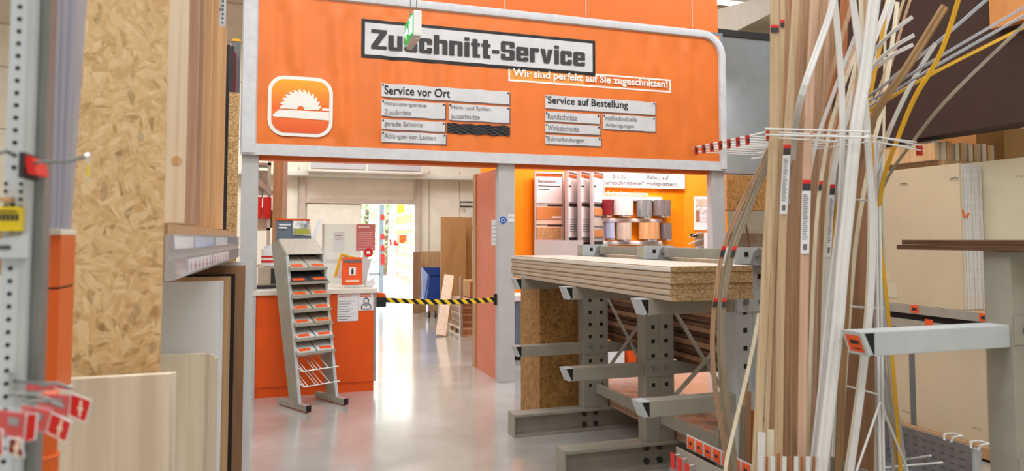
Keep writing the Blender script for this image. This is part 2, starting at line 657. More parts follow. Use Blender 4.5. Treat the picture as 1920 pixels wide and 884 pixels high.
# the pipe-like cream girder across the far wall and the door's steel frame
zz0, zz1 = P(700, 334, Y=YF - .2).z, P(700, 325, Y=YF - .2).z
struct('trim_2', MB().box(-3, 4.6, YF - 0.35, YF, zz0, zz1, 0.03), 'beam')
fr = MB()
fr.box(dx1, dx1 + 0.09, YF - 0.08, YF, 0, zz0)
xl = P(566, 400, Y=YF).x
fr.box(xl - 0.06, xl + 0.06, YF - 0.1, YF, 0, zz0)
xr = P(780, 400, Y=YF).x
fr.box(xr, xr + 0.07, YF - 0.1, YF, 0, zz0)
fr.box(xl, xr, YF - 0.07, YF, dz1, dz1 + 0.1)
struct('trim_3', fr, 'taupe')
# the sliding leaf pushed to the left of the opening
dl = MB()
dl.box(xl + 0.1, dx0 - 0.02, YF - 0.05, YF - 0.01, 0.02, dz1 - 0.02)
o = struct('door_1', dl, 'cream')
MB().box(xl + 0.1, dx0 - 0.02, YF - 0.06, YF - 0.05, 1.05, 1.12).build('door_rail', 'taupe', o)
MB().cyl((dx0 - 0.15, YF - 0.06, 1.0), (dx0 - 0.15, YF - 0.12, 1.0), 0.03).build('door_handle', 'black', o)
# ceiling of the hall with its girders
struct('ceiling', MB().box(-9, 13, -4, YF + 0.15, 7.0, 7.15), 'cream')
for k, y in enumerate((3.0, 9.0, 12.6)):
    struct('beam', MB().box(-9, 13, y, y + 0.35, 6.3, 7.0), 'beam')
struct('wall_left', MB().box(-9.15, -9, -4, YF, 0, 7), 'cream')
struct('wall_front', MB().box(-9, 13, -4.15, -4, 0, 7), 'cream')
struct('wall_right', MB().box(13, 13.15, -4, YF, 0, 7), 'cream')
# white haunched girder end and dark soffit strip seen right of the gate
q0, q1 = P(1347, 66, Y=9.4), P(1445, 30, Y=9.4)
struct('beam', MB().prism([P(1330, 22, Y=9.4), P(1330, 68, Y=9.4), P(1365, 66, Y=9.4), P(1480, 8, Y=9.4), P(1480, -20, Y=9.4)], (0, 0.25, 0)), 'beam')
gx0, gx1 = P(1345, 300, Y=8.6).x, P(1640, 300, Y=8.6).x
struct('wall_side', MB().box(gx0, 9.5, 8.6, 8.75, P(1400, 326, Y=8.6).z, P(1400, 72, Y=8.6).z), 'grey_wall')
struct('trim_4', MB().box(gx0, 9.5, 8.58, 8.75, P(1400, 72, Y=8.6).z, P(1400, 60, Y=8.6).z), 'black')
# orange partition above and behind the banner, its board joints
ox0, ox1 = P(466, 300, Y=YB + .06).x, P(1346, 60, Y=YB + .06).x
zb0 = P(700, 306, Y=YB + .06).z
o = struct('wall_gate', MB().box(ox0, ox1, YB + 0.06, YB + 0.2, zb0, 6.3), 'orange_wall')
jm = MB()
for px in (946, 1098, 1297):
    x = P(px, 20, Y=YB + .06).x
    jm.box(x - 0.006, x + 0.006, YB + 0.053, YB + 0.06, 3.9, 6.3)
jm.build('joint_strip', 'taupe', o)
# posts of the gate
for nm, a, b_ in (('trim_5', 451, 483), ('trim_6', 935, 965), ('trim_7', 1336, 1360)):
    struct(nm, MB().box(P(a, 400, Y=YB).x, P(b_, 400, Y=YB).x, YB, YB + 0.12, 0, 2.44, 0.006), 'post')
# salmon sliding panel that runs back from the middle post, dark channel at its far edge
px0 = P(936, 600, Y=YB + .1).x
struct('wall_divider', MB().box(px0 - 0.02, px0 + 0.05, YB + 0.1, 8.43, 0.0, zb0 - 0.01), 'orange_door')
struct('trim_8', MB().box(px0 - 0.03, px0 + 0.05, 8.43, 8.56, 0, zb0), 'oak')
# ---- the display room: amber orange wall and its return
YD = 9.3
d1 = P(1283, 400, Y=YD).x
struct('wall_display', MB().box(px0 + 0.31, d1, YD, YD + 0.12, 0, 4.2), 'orange_bright')
xe = P(1334, 400, Y=8.9).x
struct('wall_return', MB().prism([(d1, YD, 0), (xe + .25, YD - 0.42, 0), (xe + .3, YD - 0.3, 0), (d1, YD + 0.12, 0)], (0, 0, 4.2)), 'orange_bright')
# orange brown post and wall edge behind the left of the gate
struct('trim_9', MB().box(P(511, 400, Y=9.2).x, P(529, 400, Y=9.2).x, 9.2, 9.45, 0, zb0 + .6), 'oak')
struct('trim_10', MB().box(P(529, 400, Y=9.2).x, P(538, 400, Y=9.2).x, 9.2, 9.45, 0, zb0 + .6), 'taupe')

# ================================================================== BANNER
FLAT = []                                   # taut places of the cloth: x0, x1, z0, z1


def ripple(x, z):
    a = 0.55 + 0.45 * math.sin(1.3 * x + 0.7)
    k = 1.0
    for x0, x1, z0, z1 in FLAT:
        d = max(x0 - x, x - x1, z0 - z, z - z1)
        k = min(k, max(0.0, min(1.0, d / 0.16)))
    return 0.014 * k * a * (math.sin(17 * x + 0.8 * math.sin(2.1 * z)) + 0.6 * math.sin(29.3 * x + 1.1 + 1.2 * z)) - 0.006


def onb(off):
    return lambda q: Vector((q.x, YB - 0.03 - off + ripple(q.x, q.z), q.z))


bx0, bx1 = P(450, 290, Y=YB).x, P(1357, 200, Y=YB).x
bz0, bz1 = P(449, 290, Y=YB).z, P(1331, 60, Y=YB).z
q0, q1 = P(690, 46, Y=YB), P(1105, 120, Y=YB)
FLAT += [(q0.x, q1.x, q1.z, q0.z), (P(520, 200, Y=YB).x, P(610, 200, Y=YB).x, P(500, 240, Y=YB).z, P(500, 155, Y=YB).z),
         (bx0, bx1, bz0 - 1, bz0 + 0.13), (bx0, bx1, bz1 - 0.12, bz1 + 1), (bx0 - 1, bx0 + .16, bz0, bz1), (bx1 - .12, bx1 + 1, bz0, bz1),
         (P(960, 140, Y=YB).x, P(1250, 140, Y=YB).x, P(960, 150, Y=YB).z, P(960, 128, Y=YB).z)]
ban = thing('banner', 'large orange cutting service banner with padded pale hem above the gateway', 'banner',
            ((bx0 + bx1) / 2, YB, bz0))
MB().grid(lambda u, v: onb(0)(Vector((bx0 + 0.06 + (bx1 - bx0 - 0.12) * u, 0, bz0 + 0.05 + (bz1 - bz0 - 0.1) * v))), 300, 72).build(
    'cloth', 'orange_cloth', ban, smooth=True)
hw, hh, hv = 0.075, 0.055, 0.05
prof = lambda a: [(-a, -0.01), (-a * .8, -0.035), (0, -0.045), (a * .8, -0.035), (a, -0.01), (a, 0.02), (-a, 0.02)]


def hem(pts, a, name='hem'):
    MB().sweep([Vector((x, YB - 0.03 + 0.004 * math.sin(31 * x + 17 * z), z)) for x, z in pts], [(u, -v) for u, v in prof(a)], (0, 0, 1) if abs(pts[0][0] - pts[-1][0]) > 1 else (1, 0, 0)).build(
        name, 'cloth_white', ban, smooth=True)


seg = lambda a, b_, n: [(a[0] + (b_[0] - a[0]) * i / n, a[1] + (b_[1] - a[1]) * i / n) for i in range(n + 1)]
hem(seg((bx0, bz0 + hh), (bx1, bz0 + hh), 80), hh)
hem(seg((bx0 + hw, bz0 + .02), (bx0 + hw, bz1), 24), hw)
hem(seg((bx1 - hw * .65, bz0 + .02), (bx1 - hw * .65, bz1 - 0.3), 20), hw * .65)
# top hem bends down into the right side with a round corner
r_ = 0.27
xm = bx1 - hw * .65
top = MB()
path = [(bx0 + 0.02 + (xm - r_ - bx0) * i / 80, bz1 - hv) for i in range(81)]
path += [(xm - r_ + r_ * math.sin(t * math.pi / 24), bz1 - hv - r_ + r_ * math.cos(t * math.pi / 24)) for t in range(1, 13)]
rings = []
for i, (x, z) in enumerate(path):
    a = Vector(path[max(i - 1, 0)])
    b_ = Vector(path[min(i + 1, len(path) - 1)])
    t = (b_ - a).normalized()
    nrm = Vector((-t.y, t.x))
    rings.append([top.bm.verts.new((x + nrm.x * u, YB - 0.03 + v + .002 * math.sin(40 * x), z + nrm.y * u)) for u, v in prof(hv)])
for i in range(len(rings) - 1):
    for j in range(7):
        top.bm.faces.new((rings[i][j], rings[i][(j + 1) % 7], rings[i + 1][(j + 1) % 7], rings[i + 1][j]))
top.build('hem', 'cloth_white', ban, smooth=True)
# the dark bracket behind the round corner
MB().box(bx1 - 0.2, bx1, YB + 0.0, YB + 0.05, bz1 - 0.28, bz1 + 0.0).build('corner_bracket', 'slate', ban)


def sheet(name, mat, x0, x1, z0, z1, off):
    n = max(2, int((x1 - x0) / 0.02))
    return MB().grid(lambda u, v: onb(off)(Vector((x0 + (x1 - x0) * u, 0, z0 + (z1 - z0) * v))), n, 4).build(name, mat, ban, smooth=True)


def pz(px, py):
    q = P(px, py, Y=YB - .04)
    return q.x, q.z


def plate(tl, bl, xr, lines, bold=0.0, ink='ink', tw=0.8, th=0.62):
    x0, z1 = pz(*tl)
    z0 = pz(*bl)[1]
    x1 = pz(xr, 200)[0]
    sheet('plate_shadow', 'plate_shadow', x0 + 0.012, x1 + 0.014, z0 - 0.014, z1 - 0.012, 0.004)  # offset dark copy of the plate, its drop shadow painted as a sheet
    p = sheet('plate', 'plate', x0, x1, z0, z1, 0.007)
    n = len(lines)
    h = (z1 - z0) / n
    for k, (s, wf) in enumerate(lines):
        zz = z1 - h * (k + 1) + h * 0.2
        text_mb(s, (x0 + 0.03, 0, zz), XV, ZV, (x1 - x0) * wf, h * th, bold, onb(0.012)).build('lettering', ink, ban)
    pins = MB()
    for x in (x0 + 0.016, x1 - 0.016):
        q = onb(0.009)(Vector((x, 0, z1 - 0.018)))
        pins.cyl(q, q - YV * 0.006, 0.009, 8)
    pins.build('pin', 'black', ban)


# headline
x0, z1 = pz(678, 35)
z0 = pz(680, 108)[1]
x1 = pz(1116, 100)[0]
sheet('headline_border', 'black', x0, x1, z0, z1, 0.005)
sheet('headline_plate', 'plate', x0 + 0.035, x1 - 0.035, z0 + 0.035, z1 - 0.035, 0.009)
tx0, tz1 = pz(696, 55)
tx1 = pz(1096, 90)[0]
tz0 = pz(697, 92)[1]
def heavy(body, x0, z0, w, h, off):
    """heavy squared display letters drawn from bars with clipped corners"""
    st, ho, xh, ch = .235, .17, .77, .07

    def R(a, b, c, d, cut=''):
        p = []
        p += [(a + ch, c), ] if 'bl' in cut else [(a, c)]
        p += [(b - ch, c), (b, c + ch)] if 'br' in cut else [(b, c)]
        p += [(b, d - ch), (b - ch, d)] if 'tr' in cut else [(b, d)]
        p += [(a + ch, d), (a, d - ch)] if 'tl' in cut else [(a, d)]
        if 'bl' in cut:
            p += [(a, c + ch)]
        return p

    def S(w, H):
        m = H * .42
        return [R(0, st, m, H, 'tl bl'), R(st, w - st, H - ho, H), R(w - st, w, H * .66, H, 'tr'), R(st, w - st, m, m + .15), R(w - st, w, 0, m + .15, 'tr br'),
                R(st, w - st, 0, ho), R(0, st, 0, H * .31, 'bl')]

    G = {
        'Z': (.66, lambda w: [R(0, w, 1 - ho, 1), R(0, w, 0, ho), [(0, ho), (.28, ho), (w, 1 - ho), (w - .28, 1 - ho)]]),
        'u': (.62, lambda w: [R(0, st, 0, xh, 'bl'), R(w - st, w, 0, xh), R(st, w - st, 0, ho)]),
        's': (.58, lambda w: S(w, xh)),
        'S': (.66, lambda w: S(w, 1)),
        'c': (.58, lambda w: [R(0, st, 0, xh, 'tl bl'), R(st, w - st, xh - ho, xh), R(st, w - st, 0, ho), R(w - st, w, xh * .6, xh, 'tr'), R(w - st, w, 0, xh * .38, 'br')]),
        'h': (.62, lambda w: [R(0, st, 0, 1), R(w - st, w, 0, xh, 'tr'), R(st, w - st, xh - ho, xh)]),
        'n': (.62, lambda w: [R(0, st, 0, xh), R(w - st, w, 0, xh, 'tr'), R(st, w - st, xh - ho, xh)]),
        'i': (st, lambda w: [R(0, w, 0, xh), R(0, w, .85, 1.02)]),
        't': (.42, lambda w: [R(.07, .07 + st, 0, .97), R(0, .07, xh - ho, xh), R(.07 + st, w, xh - ho, xh), R(.07 + st, w, 0, ho)]),
        '-': (.34, lambda w: [R(0, w, .3, .48)]),
        'e': (.6, lambda w: [R(0, st, 0, xh, 'tl bl'), R(st, w - st, xh - ho, xh), R(st, w - st, 0, ho), R(st, w - st, xh * .42, xh * .42 + .13), R(w - st, w, xh * .42, xh, 'tr'), R(w - st, w, 0, xh * .28, 'br')]),
        'r': (.44, lambda w: [R(0, st, 0, xh), R(st, w, xh - ho - .03, xh)]),
        'v': (.62, lambda w: [[(0, xh), (st, xh), (w * .5 + .03, 0), (w * .5 - .13, 0)], [(w - st, xh), (w, xh), (w * .5 + .13, 0), (w * .5 - .03, 0)]]),
    }
    gap = .075
    tot = sum(G[c][0] + gap for c in body) - gap
    k = w / tot
    x = 0
    out = []
    for c in body:
        gw, f = G[c]
        mb = MB()
        for poly in f(gw):
            mb.face([onb(off)(Vector((x0 + (x + px) * k, 0, z0 + pz_ * h))) for px, pz_ in poly])
        bmesh.ops.remove_doubles(mb.bm, verts=mb.bm.verts[:], dist=1e-5)
        out.append(mb.build('headline_letter', 'ink', ban))
        x += gw + gap
    return out


heavy('Zuschnitt-Service', tx0, tz0, tx1 - tx0, tz1 - tz0, 0.017)
# tag line in a pale outline
x0, z1 = pz(953, 125)
z0 = pz(954, 152)[1]
x1 = pz(1258, 150)[0]
w_ = 0.02
sheet('tagline_ground', 'orange_light', x0, x0 + (x1 - x0) * .45, z0, z1, 0.0015)
fr = []
for a in ((x0, x1, z1 - w_, z1), (x0, x1, z0, z0 + w_), (x0, x0 + w_, z0, z1), (x1 - w_, x1, z0, z1)):
    fr.append(sheet('tagline_outline', 'white_print', *a, 0.003))
text_mb('Wir sind perfekt auf Sie zugeschnitten!', (x0 + 0.05, 0, z0 + 0.03), XV, ZV, x1 - x0 - 0.1, (z1 - z0) * .7, 0.03, onb(0.013)).build(
    'tagline_lettering', 'white_print', ban)
plate((715, 156), (715, 181), 955, [('Service vor Ort', 0.5)], 0.012, 'black', th=0.66)
plate((715, 187), (715, 217), 834, [('millimetergenaue', 0.66), ('Zuschnitte', 0.41)], 0, 'ink_soft')
plate((715, 223), (715, 242), 834, [('gerade Schnitte', 0.6)], 0, 'ink_soft')
plate((715, 246), (715, 266), 836, [('Ablängen von Leisten', 0.8)], 0, 'ink_soft')
plate((841, 194), (841, 225), 955, [('Herd- und Spülen-', 0.66), ('ausschnitte', 0.46)], 0, 'ink_soft')
plate((1022, 178), (1022, 203), 1228, [('Service auf Bestellung', 0.72)], 0.012, 'black', th=0.72)
plate((1022, 209), (1022, 227), 1124, [('Rundschnitte', 0.53)], 0, 'ink_soft')
plate((1022, 231), (1022, 248), 1125, [('Winkelschnitte', 0.56)], 0, 'ink_soft')
plate((1022, 253), (1022, 270), 1126, [('Eckverbindungen', 0.64)], 0, 'ink_soft')
plate((1130, 214), (1130, 242), 1228, [('maßindividuelle', 0.6), ('Anfertigungen', 0.54)], 0, 'ink_soft')
# a plate hidden under crumpled black tape
x0, z1 = pz(838, 231)
z0 = pz(838, 250)[1]
x1 = pz(956, 250)[0]
MB().grid(lambda u, v: onb(0.012 + 0.006 * math.sin(37 * u + 9 * v) * math.sin(7 * v + 11 * u))(
    Vector((x0 + (x1 - x0) * u, 0, z0 + (z1 - z0) * v + 0.004 * math.sin(23 * u)))), 60, 6).build('black_tape', 'black', ban)
# saw pictogram
ix0, iz1 = pz(503, 140)
ix1 = pz(624, 200)[0]
iz0 = pz(503, 254)[1]


def rrect(x0, x1, z0, z1, r, n=8):
    out = []
    for cx, cz, a0 in ((x1 - r, z1 - r, 0), (x0 + r, z1 - r, 90), (x0 + r, z0 + r, 180), (x1 - r, z0 + r, 270)):
        for i in range(n + 1):
            a = math.radians(a0 + 90 * i / n)
            out.append((cx + r * math.cos(a), cz + r * math.sin(a)))
    return out


def flat(name, mat, pts, off, par=None):
    mb = MB()
    mb.prism([onb(off)(Vector((x, 0, z))) for x, z in pts], (0, 0.003, 0))
    return mb.build(name, mat, ban)


yf = YB - 0.05
rr1 = rrect(ix0, ix1, iz0, iz1, 0.16)
MB().prism([(x, yf, z) for x, z in rr1], (0, 0.004, 0)).build('pictogram_border', 'white_print', ban)
rr2 = rrect(ix0 + .036, ix1 - .036, iz0 + .036, iz1 - .036, 0.128)
MB().prism([(x, yf - 0.004, z) for x, z in rr2], (0, 0.003, 0)).build('pictogram_ground', 'icon', ban)
iw, ih = ix1 - ix0, iz1 - iz0
bc = (ix0 + iw * 0.5, iz0 + ih * 0.45)
R1, R2 = iw * 0.27, iw * 0.32
saw = [(bc[0] + R1, bc[1])]
n = 13
for k in range(n):
    a0, a1 = math.pi * k / n, math.pi * (k + 1) / n
    saw.append((bc[0] + R1 * math.cos(a0), bc[1] + R1 * math.sin(a0)))
    am = a0 + (a1 - a0) * 0.85
    saw.append((bc[0] + R2 * math.cos(am - .04), bc[1] + R2 * math.sin(am - .04)))
    saw.append((bc[0] + R2 * math.cos(am + .05), bc[1] + R2 * math.sin(am + .05)))
saw.append((bc[0] - R1, bc[1]))
for i in range(9):
    a = math.pi - math.pi * i / 8
    saw.append((bc[0] + iw * .055 * math.cos(a), bc[1] + iw * .055 * math.sin(a)))
MB().prism([(x, yf - 0.008, z) for x, z in saw[1:]], (0, 0.003, 0)).build('pictogram_blade', 'white_print', ban)
MB().prism([(x, yf - 0.008, z) for x, z in ((ix0 + iw * .07, iz0 + ih * .33), (ix0 + iw * .17, iz0 + ih * .43), (ix1 - iw * .06, iz0 + ih * .43), (ix1 - iw * .06, iz0 + ih * .29), (ix0 + iw * .09, iz0 + ih * .31))],
           (0, 0.003, 0)).prism([(x, yf - 0.008, z) for x, z in ((ix1 - iw * .17, iz0 + ih * .45), (ix1 - iw * .17, iz0 + ih * .49), (ix1 - iw * .06, iz0 + ih * .49), (ix1 - iw * .06, iz0 + ih * .45))],
                                (0, 0.003, 0)).build('pictogram_plank', 'white_print', ban)

# ---- hanging emergency exit sign, seen almost edge on
e1 = P(776, 22, Y=4.95)
e0 = P(776, 66, Y=4.95)
ex = e1.x
es = thing('exit_sign', 'small hanging green emergency exit sign in front of the banner', 'sign', (ex, 5.1, e0.z))
ew = P(791, 30, Y=4.95).x - ex
elen = 0.34
MB().box(ex, ex + ew, 4.95, 4.95 + elen, e0.z, e1.z + .015, 0.008).build('housing', 'white', es)
MB().box(ex - 0.006, ex, 4.96, 4.94 + elen, e0.z + .008, e1.z).build('sign_face', 'green', es)
fx = ex - 0.010
my, mz, mh = 4.95 + elen / 2, (e0.z + e1.z) / 2, (e1.z - e0.z)


def sf(pts):
    return [(fx, 4.95 + elen * (1 - u), e0.z + mh * v) for u, v in pts]


sg = MB()
sg.prism(sf([(.10, .5), (.24, .8), (.24, .6), (.4, .6), (.4, .4), (.24, .4), (.24, .2)]), (0.004, 0, 0))
sg.prism(sf([(.74, .15), (.74, .88), (.94, .88), (.94, .15)]), (0.004, 0, 0))
sg.prism(sf([(.52, .3), (.60, .45), (.56, .7), (.62, .74), (.68, .5), (.64, .2), (.6, .2), (.62, .4)]), (0.004, 0, 0))
sg.cyl((fx, 4.95 + elen * .38, e0.z + mh * .84), (fx + .004, 4.95 + elen * .38, e0.z + mh * .84), mh * .08, 10)
sg.build('symbol', 'sign_glow', es)
MB().box(ex + .01, ex + ew - .01, 4.97, 4.93 + elen, e0.z - .02, e0.z).build('lamp_tray', 'taupe', es)
wr = MB()
for y in (5.0, 4.9 + elen):
    wr.tube([(ex + ew / 2, y, e1.z), (ex + ew / 2, y, 6.99)], 0.004, 6)
wr.build('hanging_wire', 'wire_grey', es)

# ---- ceiling lamps seen at the top right and through the gateway
def lamp(loc, length, label, rz=0.0, hang=0.0):
    t = thing('ceiling_light', label, 'lamp', loc, rz, 'long tube lamps')
    MB().box(-length / 2, length / 2, -0.09, 0.09, 0.05, 0.12, 0.01).build('housing', 'white', t, local=True)
    mb = MB()
    for s in (-.045, .045):
        mb.cyl((-length / 2 + .03, s, 0.03), (length / 2 - .03, s, 0.03), 0.022, 10)
    mb.build('tube', 'lamp', t, local=True)
    if hang:
        mb = MB()
        for s in (-length * .35, length * .35):
            mb.tube([(s, 0, .12), (s, 0, hang)], 0.006, 6)
        mb.build('hanging_rod', 'wire_grey', t, local=True)


q = P(1395, 13, Y=10.5)
lamp(q, 1.9, 'lit tube lamp under the roof just right of the orange partition', 0, 6.99 - q.z)
q = P(1628, 41, Y=12.0)
lamp(q, 0.9, 'short lit tube lamp seen between the leaning strips at upper right', 0.2, 6.99 - q.z)
q = P(735, 308, Y=13.2)
lamp(q, 1.5, 'lit tube lamp under the banner in front of the far wall', 0, 6.99 - q.z)
# the flat grey casing above the girder
g0, g1 = P(577, 322, Y=14.9), P(790, 305, Y=14.9)
t = thing('roller_casing', 'long flat grey casing mounted above the girder of the far wall', 'casing', ((g0.x + g1.x) / 2, 14.9, g0.z))
MB().box(g0.x, g1.x, 14.75, 15.05, g0.z, g1.z + .1, 0.01).build('casing_body', 'beam', t)
MB().box(g0.x + .05, (g0.x + g1.x) / 2 - .03, 14.73, 14.75, g0.z + .06, g1.z + .1).box((g0.x + g1.x) / 2 + .03, g1.x - .05, 14.73, 14.75, g0.z + .06, g1.z + .1).build('panel', 'post', t)

# ================================================================== SERVICE COUNTER
CY0 = 7.485
cx1 = P(705, 640, Y=CY0).x
t = thing('service_counter', 'orange service counter with pale worktop under the left of the banner', 'counter', (0.2, CY0 + .35, 0))
MB().box(-0.9, cx1 - 0.025, CY0, CY0 + 0.72, 0.1, 0.995).build('body', 'orange_counter', t)
MB().box(-0.9, cx1 - 0.02, CY0 + 0.012, CY0 + 0.7, 0, 0.1).build('plinth', 'orange_counter', t)
MB().box(-0.93, cx1 + 0.005, CY0 - 0.025, CY0 + 0.75, 0.995, 1.04, 0.004).build('worktop', 'laminate_light', t)
MB().box(cx1 - 0.025, cx1, CY0 - 0.004, CY0 + 0.72, 0.1, 0.995).build('end_strip', 'galv', t)


def poster(name, label, tl, br, y, mat, lines, cat='notice', tbl=None):
    a, b_ = P(*tl, Y=y), P(*br, Y=y)
    o = thing(name, label, cat, ((a.x + b_.x) / 2, y, b_.z))
    MB().box(a.x, b_.x, y - 0.003, y, b_.z, a.z).build('sheet', mat, o)
    for (u0, v0, u1, v1, m_) in lines:
        MB().box(a.x + (b_.x - a.x) * u0, a.x + (b_.x - a.x) * u1, y - 0.0045, y - 0.003,
                 b_.z + (a.z - b_.z) * v0, b_.z + (a.z - b_.z) * v1).build('printing', m_, o)
    return o


lines = [(.06, .9, .8, .95, 'orange_tag'), (.06, .83, .7, .86, 'orange_tag')]
lines += [(.06, .06 + .085 * k, .5 + .4 * ((k * 7) % 5) / 5, .075 + .085 * k, 'ink_soft') for k in range(8)]
poster('notice', 'white printed price notice on the counter front, taller of the two sheets', (633, 547), (671, 602), CY0 - .002, 'paper', lines)
o = poster('notice', 'white notice with a person symbol on the counter front, shorter sheet at right', (672, 546), (700, 582), CY0 - .002, 'paper',
           [(.12, .88, .6, .93, 'ink'), (.12, .79, .8, .85, 'orange_tag'), (.12, .7, .86, .76, 'orange_tag')])
a, b_ = P(672, 546, Y=CY0), P(700, 582, Y=CY0)
w, h = b_.x - a.x, a.z - b_.z
mb = MB()
hc = Vector((a.x + w * .52, CY0 - .008, b_.z + h * .5))
mb.tube([hc + Vector((w * .16 * math.cos(i * math.pi / 10), 0, w * .18 * math.sin(i * math.pi / 10))) for i in range(20)], .004, 6, (0, 1, 0), closed=True)
pts = [(.2, .08), (.22, .25), (.36, .34), (.52, .24), (.68, .34), (.82, .25), (.84, .08)]
mb.tube([Vector((a.x + w * u, CY0 - .008, b_.z + h * v)) for u, v in pts + [(.2, .08)]], .004, 6, (0, 1, 0))
mb.build('person_symbol', 'ink', o)

# things on the worktop
ZT = 1.04
yq = 7.62
a, b_ = P(641, 483, Y=yq), P(679, 532, Y=yq)
t = thing('info_sign', 'orange stand-up info card with a black letter i on the counter', 'sign', ((a.x + b_.x) / 2, yq, ZT))
MB().box(a.x, b_.x, yq - .004, yq + .004, ZT + 0.03, a.z, 0.002).build('card', 'orange_tag', t)
MB().box(a.x + .03, b_.x - .03, yq - .04, yq + .06, ZT, ZT + .03, 0.004).build('foot', 'plexi', t)
w, h = b_.x - a.x, a.z - b_.z
MB().box(a.x + w * .08, b_.x - w * .06, yq - .007, yq - .004, b_.z + h * .8, b_.z + h * .9).build('printing', 'ink_soft', t)
MB().box(a.x + w * .36, a.x + w * .68, yq - .007, yq - .004, b_.z + h * .32, b_.z + h * .62).build('symbol_ground', 'white', t)
text_mb('i', (a.x + w * .46, yq - .009, b_.z + h * .36), XV, ZV, w * .11, h * .22, 0.03).build('symbol', 'black', t)
MB().box(a.x + w * .2, a.x + w * .85, yq - .007, yq - .004, b_.z + h * .07, b_.z + h * .14).build('printing', 'orange_pale', t)
# leaning sample panels behind the info sign
t = thing('sample_board', 'grey sample board with amber rim leaning behind the info card', 'board', (0.62, 7.8, ZT))
q = [P(628, 520, Y=7.75), P(640, 477, Y=7.85), P(676, 487, Y=7.85), P(664, 530, Y=7.75)]
MB().prism(q, (0, 0.015, 0)).build('panel', 'sample_stone', t)
MB().bar(q[0] - YV * .004, q[1] - YV * .004, .02, .02).bar(q[1] - YV * .004, q[2] - YV * .004, .02, .02).build('rim', 'yellow_strip', t)
t = thing('sample_board', 'plain grey sample board tilted to the right behind the info card', 'board', (0.85, 7.8, ZT))
q = [P(668, 534, Y=7.78), P(660, 482, Y=7.84), P(697, 487, Y=7.84), P(684, 534, Y=7.78)]
MB().prism(q, (0, 0.012, 0)).build('panel', 'post', t)
tag(MB().prism([P(x, y, Y=7.7) for x, y in ((684, 537), (686, 530), (701, 523), (704, 533), (698, 538))], (0, 0.05, 0)).build('crumpled_paper', 'paper'),
    'crumpled white paper on the right end of the counter', 'paper')
# acrylic screen with its papers
a, b_ = P(608, 420, Y=8.05), P(706, 545, Y=8.05)
t = thing('counter_screen', 'clear acrylic screen standing on the back edge of the counter', 'screen', ((a.x + b_.x) / 2, 8.05, ZT))
MB().box(a.x, b_.x, 8.045, 8.053, ZT, a.z).build('pane', 'plexi', t)
MB().box(a.x - .02, a.x, 8.03, 8.07, ZT, a.z).build('edge_post', 'post', t)
poster('poster', 'salmon coloured poster hanging on the clear counter screen', (668, 421), (703, 470), 8.03, 'pink_paper',
       [(.1, .86, .7, .93, 'orange_pale'), (.1, .06, .9, .08, 'white')] + [(.1, .2 + .08 * k, .86, .215 + .08 * k, 'orange_pale') for k in range(7)], 'poster')
poster('notice', 'white paper sheet hanging on the clear counter screen', (625, 436), (645, 469), 8.03, 'paper', [(.15, .8, .8, .84, 'ink_soft'), (.15, .6, .8, .63, 'ink_soft')])
q = P(691, 474, Y=8.02)
t = thing('sticker', 'round red sticker below the salmon poster', 'sticker', q)
MB().cyl(q, q - YV * .004, 0.05, 20).build('disc', 'red', t)
MB().prism([q + Vector((-.02, -.006, -.015)), q + Vector((.02, -.006, -.015)), q + Vector((.015, -.006, .02)), q + Vector((-.02, -.006, .02))], (0, .002, 0)).build('printing', 'white', t)
# boxes and shelf clutter at the left, behind the gate post
a, b_ = P(484, 500, Y=7.85), P(521, 541, Y=7.85)
t = thing('coffee_machine', 'brown and white appliance on the left of the counter', 'appliance', ((a.x + b_.x) / 2, 7.85, ZT))
MB().box(a.x, b_.x, 7.8, 8.05, ZT + .03, a.z, 0.01).build('housing', 'laminate', t)
MB().box(a.x - .01, b_.x + .02, 7.78, 8.08, ZT, ZT + .03, .005).build('base', 'ink', t)
MB().box(b_.x - .07, b_.x - .01, 7.79, 7.8, ZT + .05, a.z - .02).build('panel', 'dark', t)
MB().tube([(b_.x + .02, 7.78, ZT + .1), (b_.x + .05, 7.75, ZT + .05), (b_.x + .03, 7.72, ZT + .01), (b_.x - .2, 7.72, ZT + .006)], .004, 6).build('cable', 'black', t)
q = P(504, 498, Y=7.9)
t = thing('canister', 'white canister with red bands standing on the brown appliance', 'canister', q)
MB().cyl(q - ZV * .0, q + ZV * .17, 0.075, 18).build('body', 'white', t, smooth=True)
MB().cyl(q + ZV * .03, q + ZV * .055, 0.077, 18).build('band', 'red', t, smooth=True)
MB().cyl(q + ZV * .08, q + ZV * .1, 0.077, 18).build('band', 'red', t, smooth=True)
MB().cyl(q + ZV * .17, q + ZV * .2, 0.05, 18).build('lid', 'paper', t, smooth=True)
q = P(491, 388, Y=9.27)
t = thing('glove_pack', 'pair of bright red gloves hanging on the shelf post left of the gate', 'gloves', q)
for s in (-.05, .06):
    MB().box(q.x + s - .05, q.x + s + .05, q.y - .02, q.y + .02, q.z - .14, q.z + .12, 0.02).build('glove', 'red', t, smooth=True)
MB().tube([(q.x, q.y, q.z + .1), (q.x, q.y + .02, q.z + .2), (q.x, q.y + .06, q.z + .22)], .008, 6).build('hook', 'wire_grey', t)
t = thing('shelf_unit', 'cluttered cream shelf unit behind the left gate post', 'shelf', (P(498, 500, Y=9.3).x, 9.4, 0))
sx0, sx1 = P(470, 400, Y=9.3).x, P(507, 400, Y=9.3).x
mb = MB()
for x in (sx0, sx1 - .04):
    mb.box(x, x + .04, 9.3, 9.34, 0, 2.5).box(x, x + .04, 9.66, 9.7, 0, 2.5)
mb.build('shelf_post', 'beam', t)
for z in (.6, 1.2, 1.65, 2.1, 2.45):
    MB().box(sx0, sx1, 9.3, 9.7, z, z + .03).build('shelf_board', 'laminate', t)
MB().bar(P(484, 340, Y=9.28), P(512, 365, Y=9.28), .06, .03).build('brace', 'taupe', t)
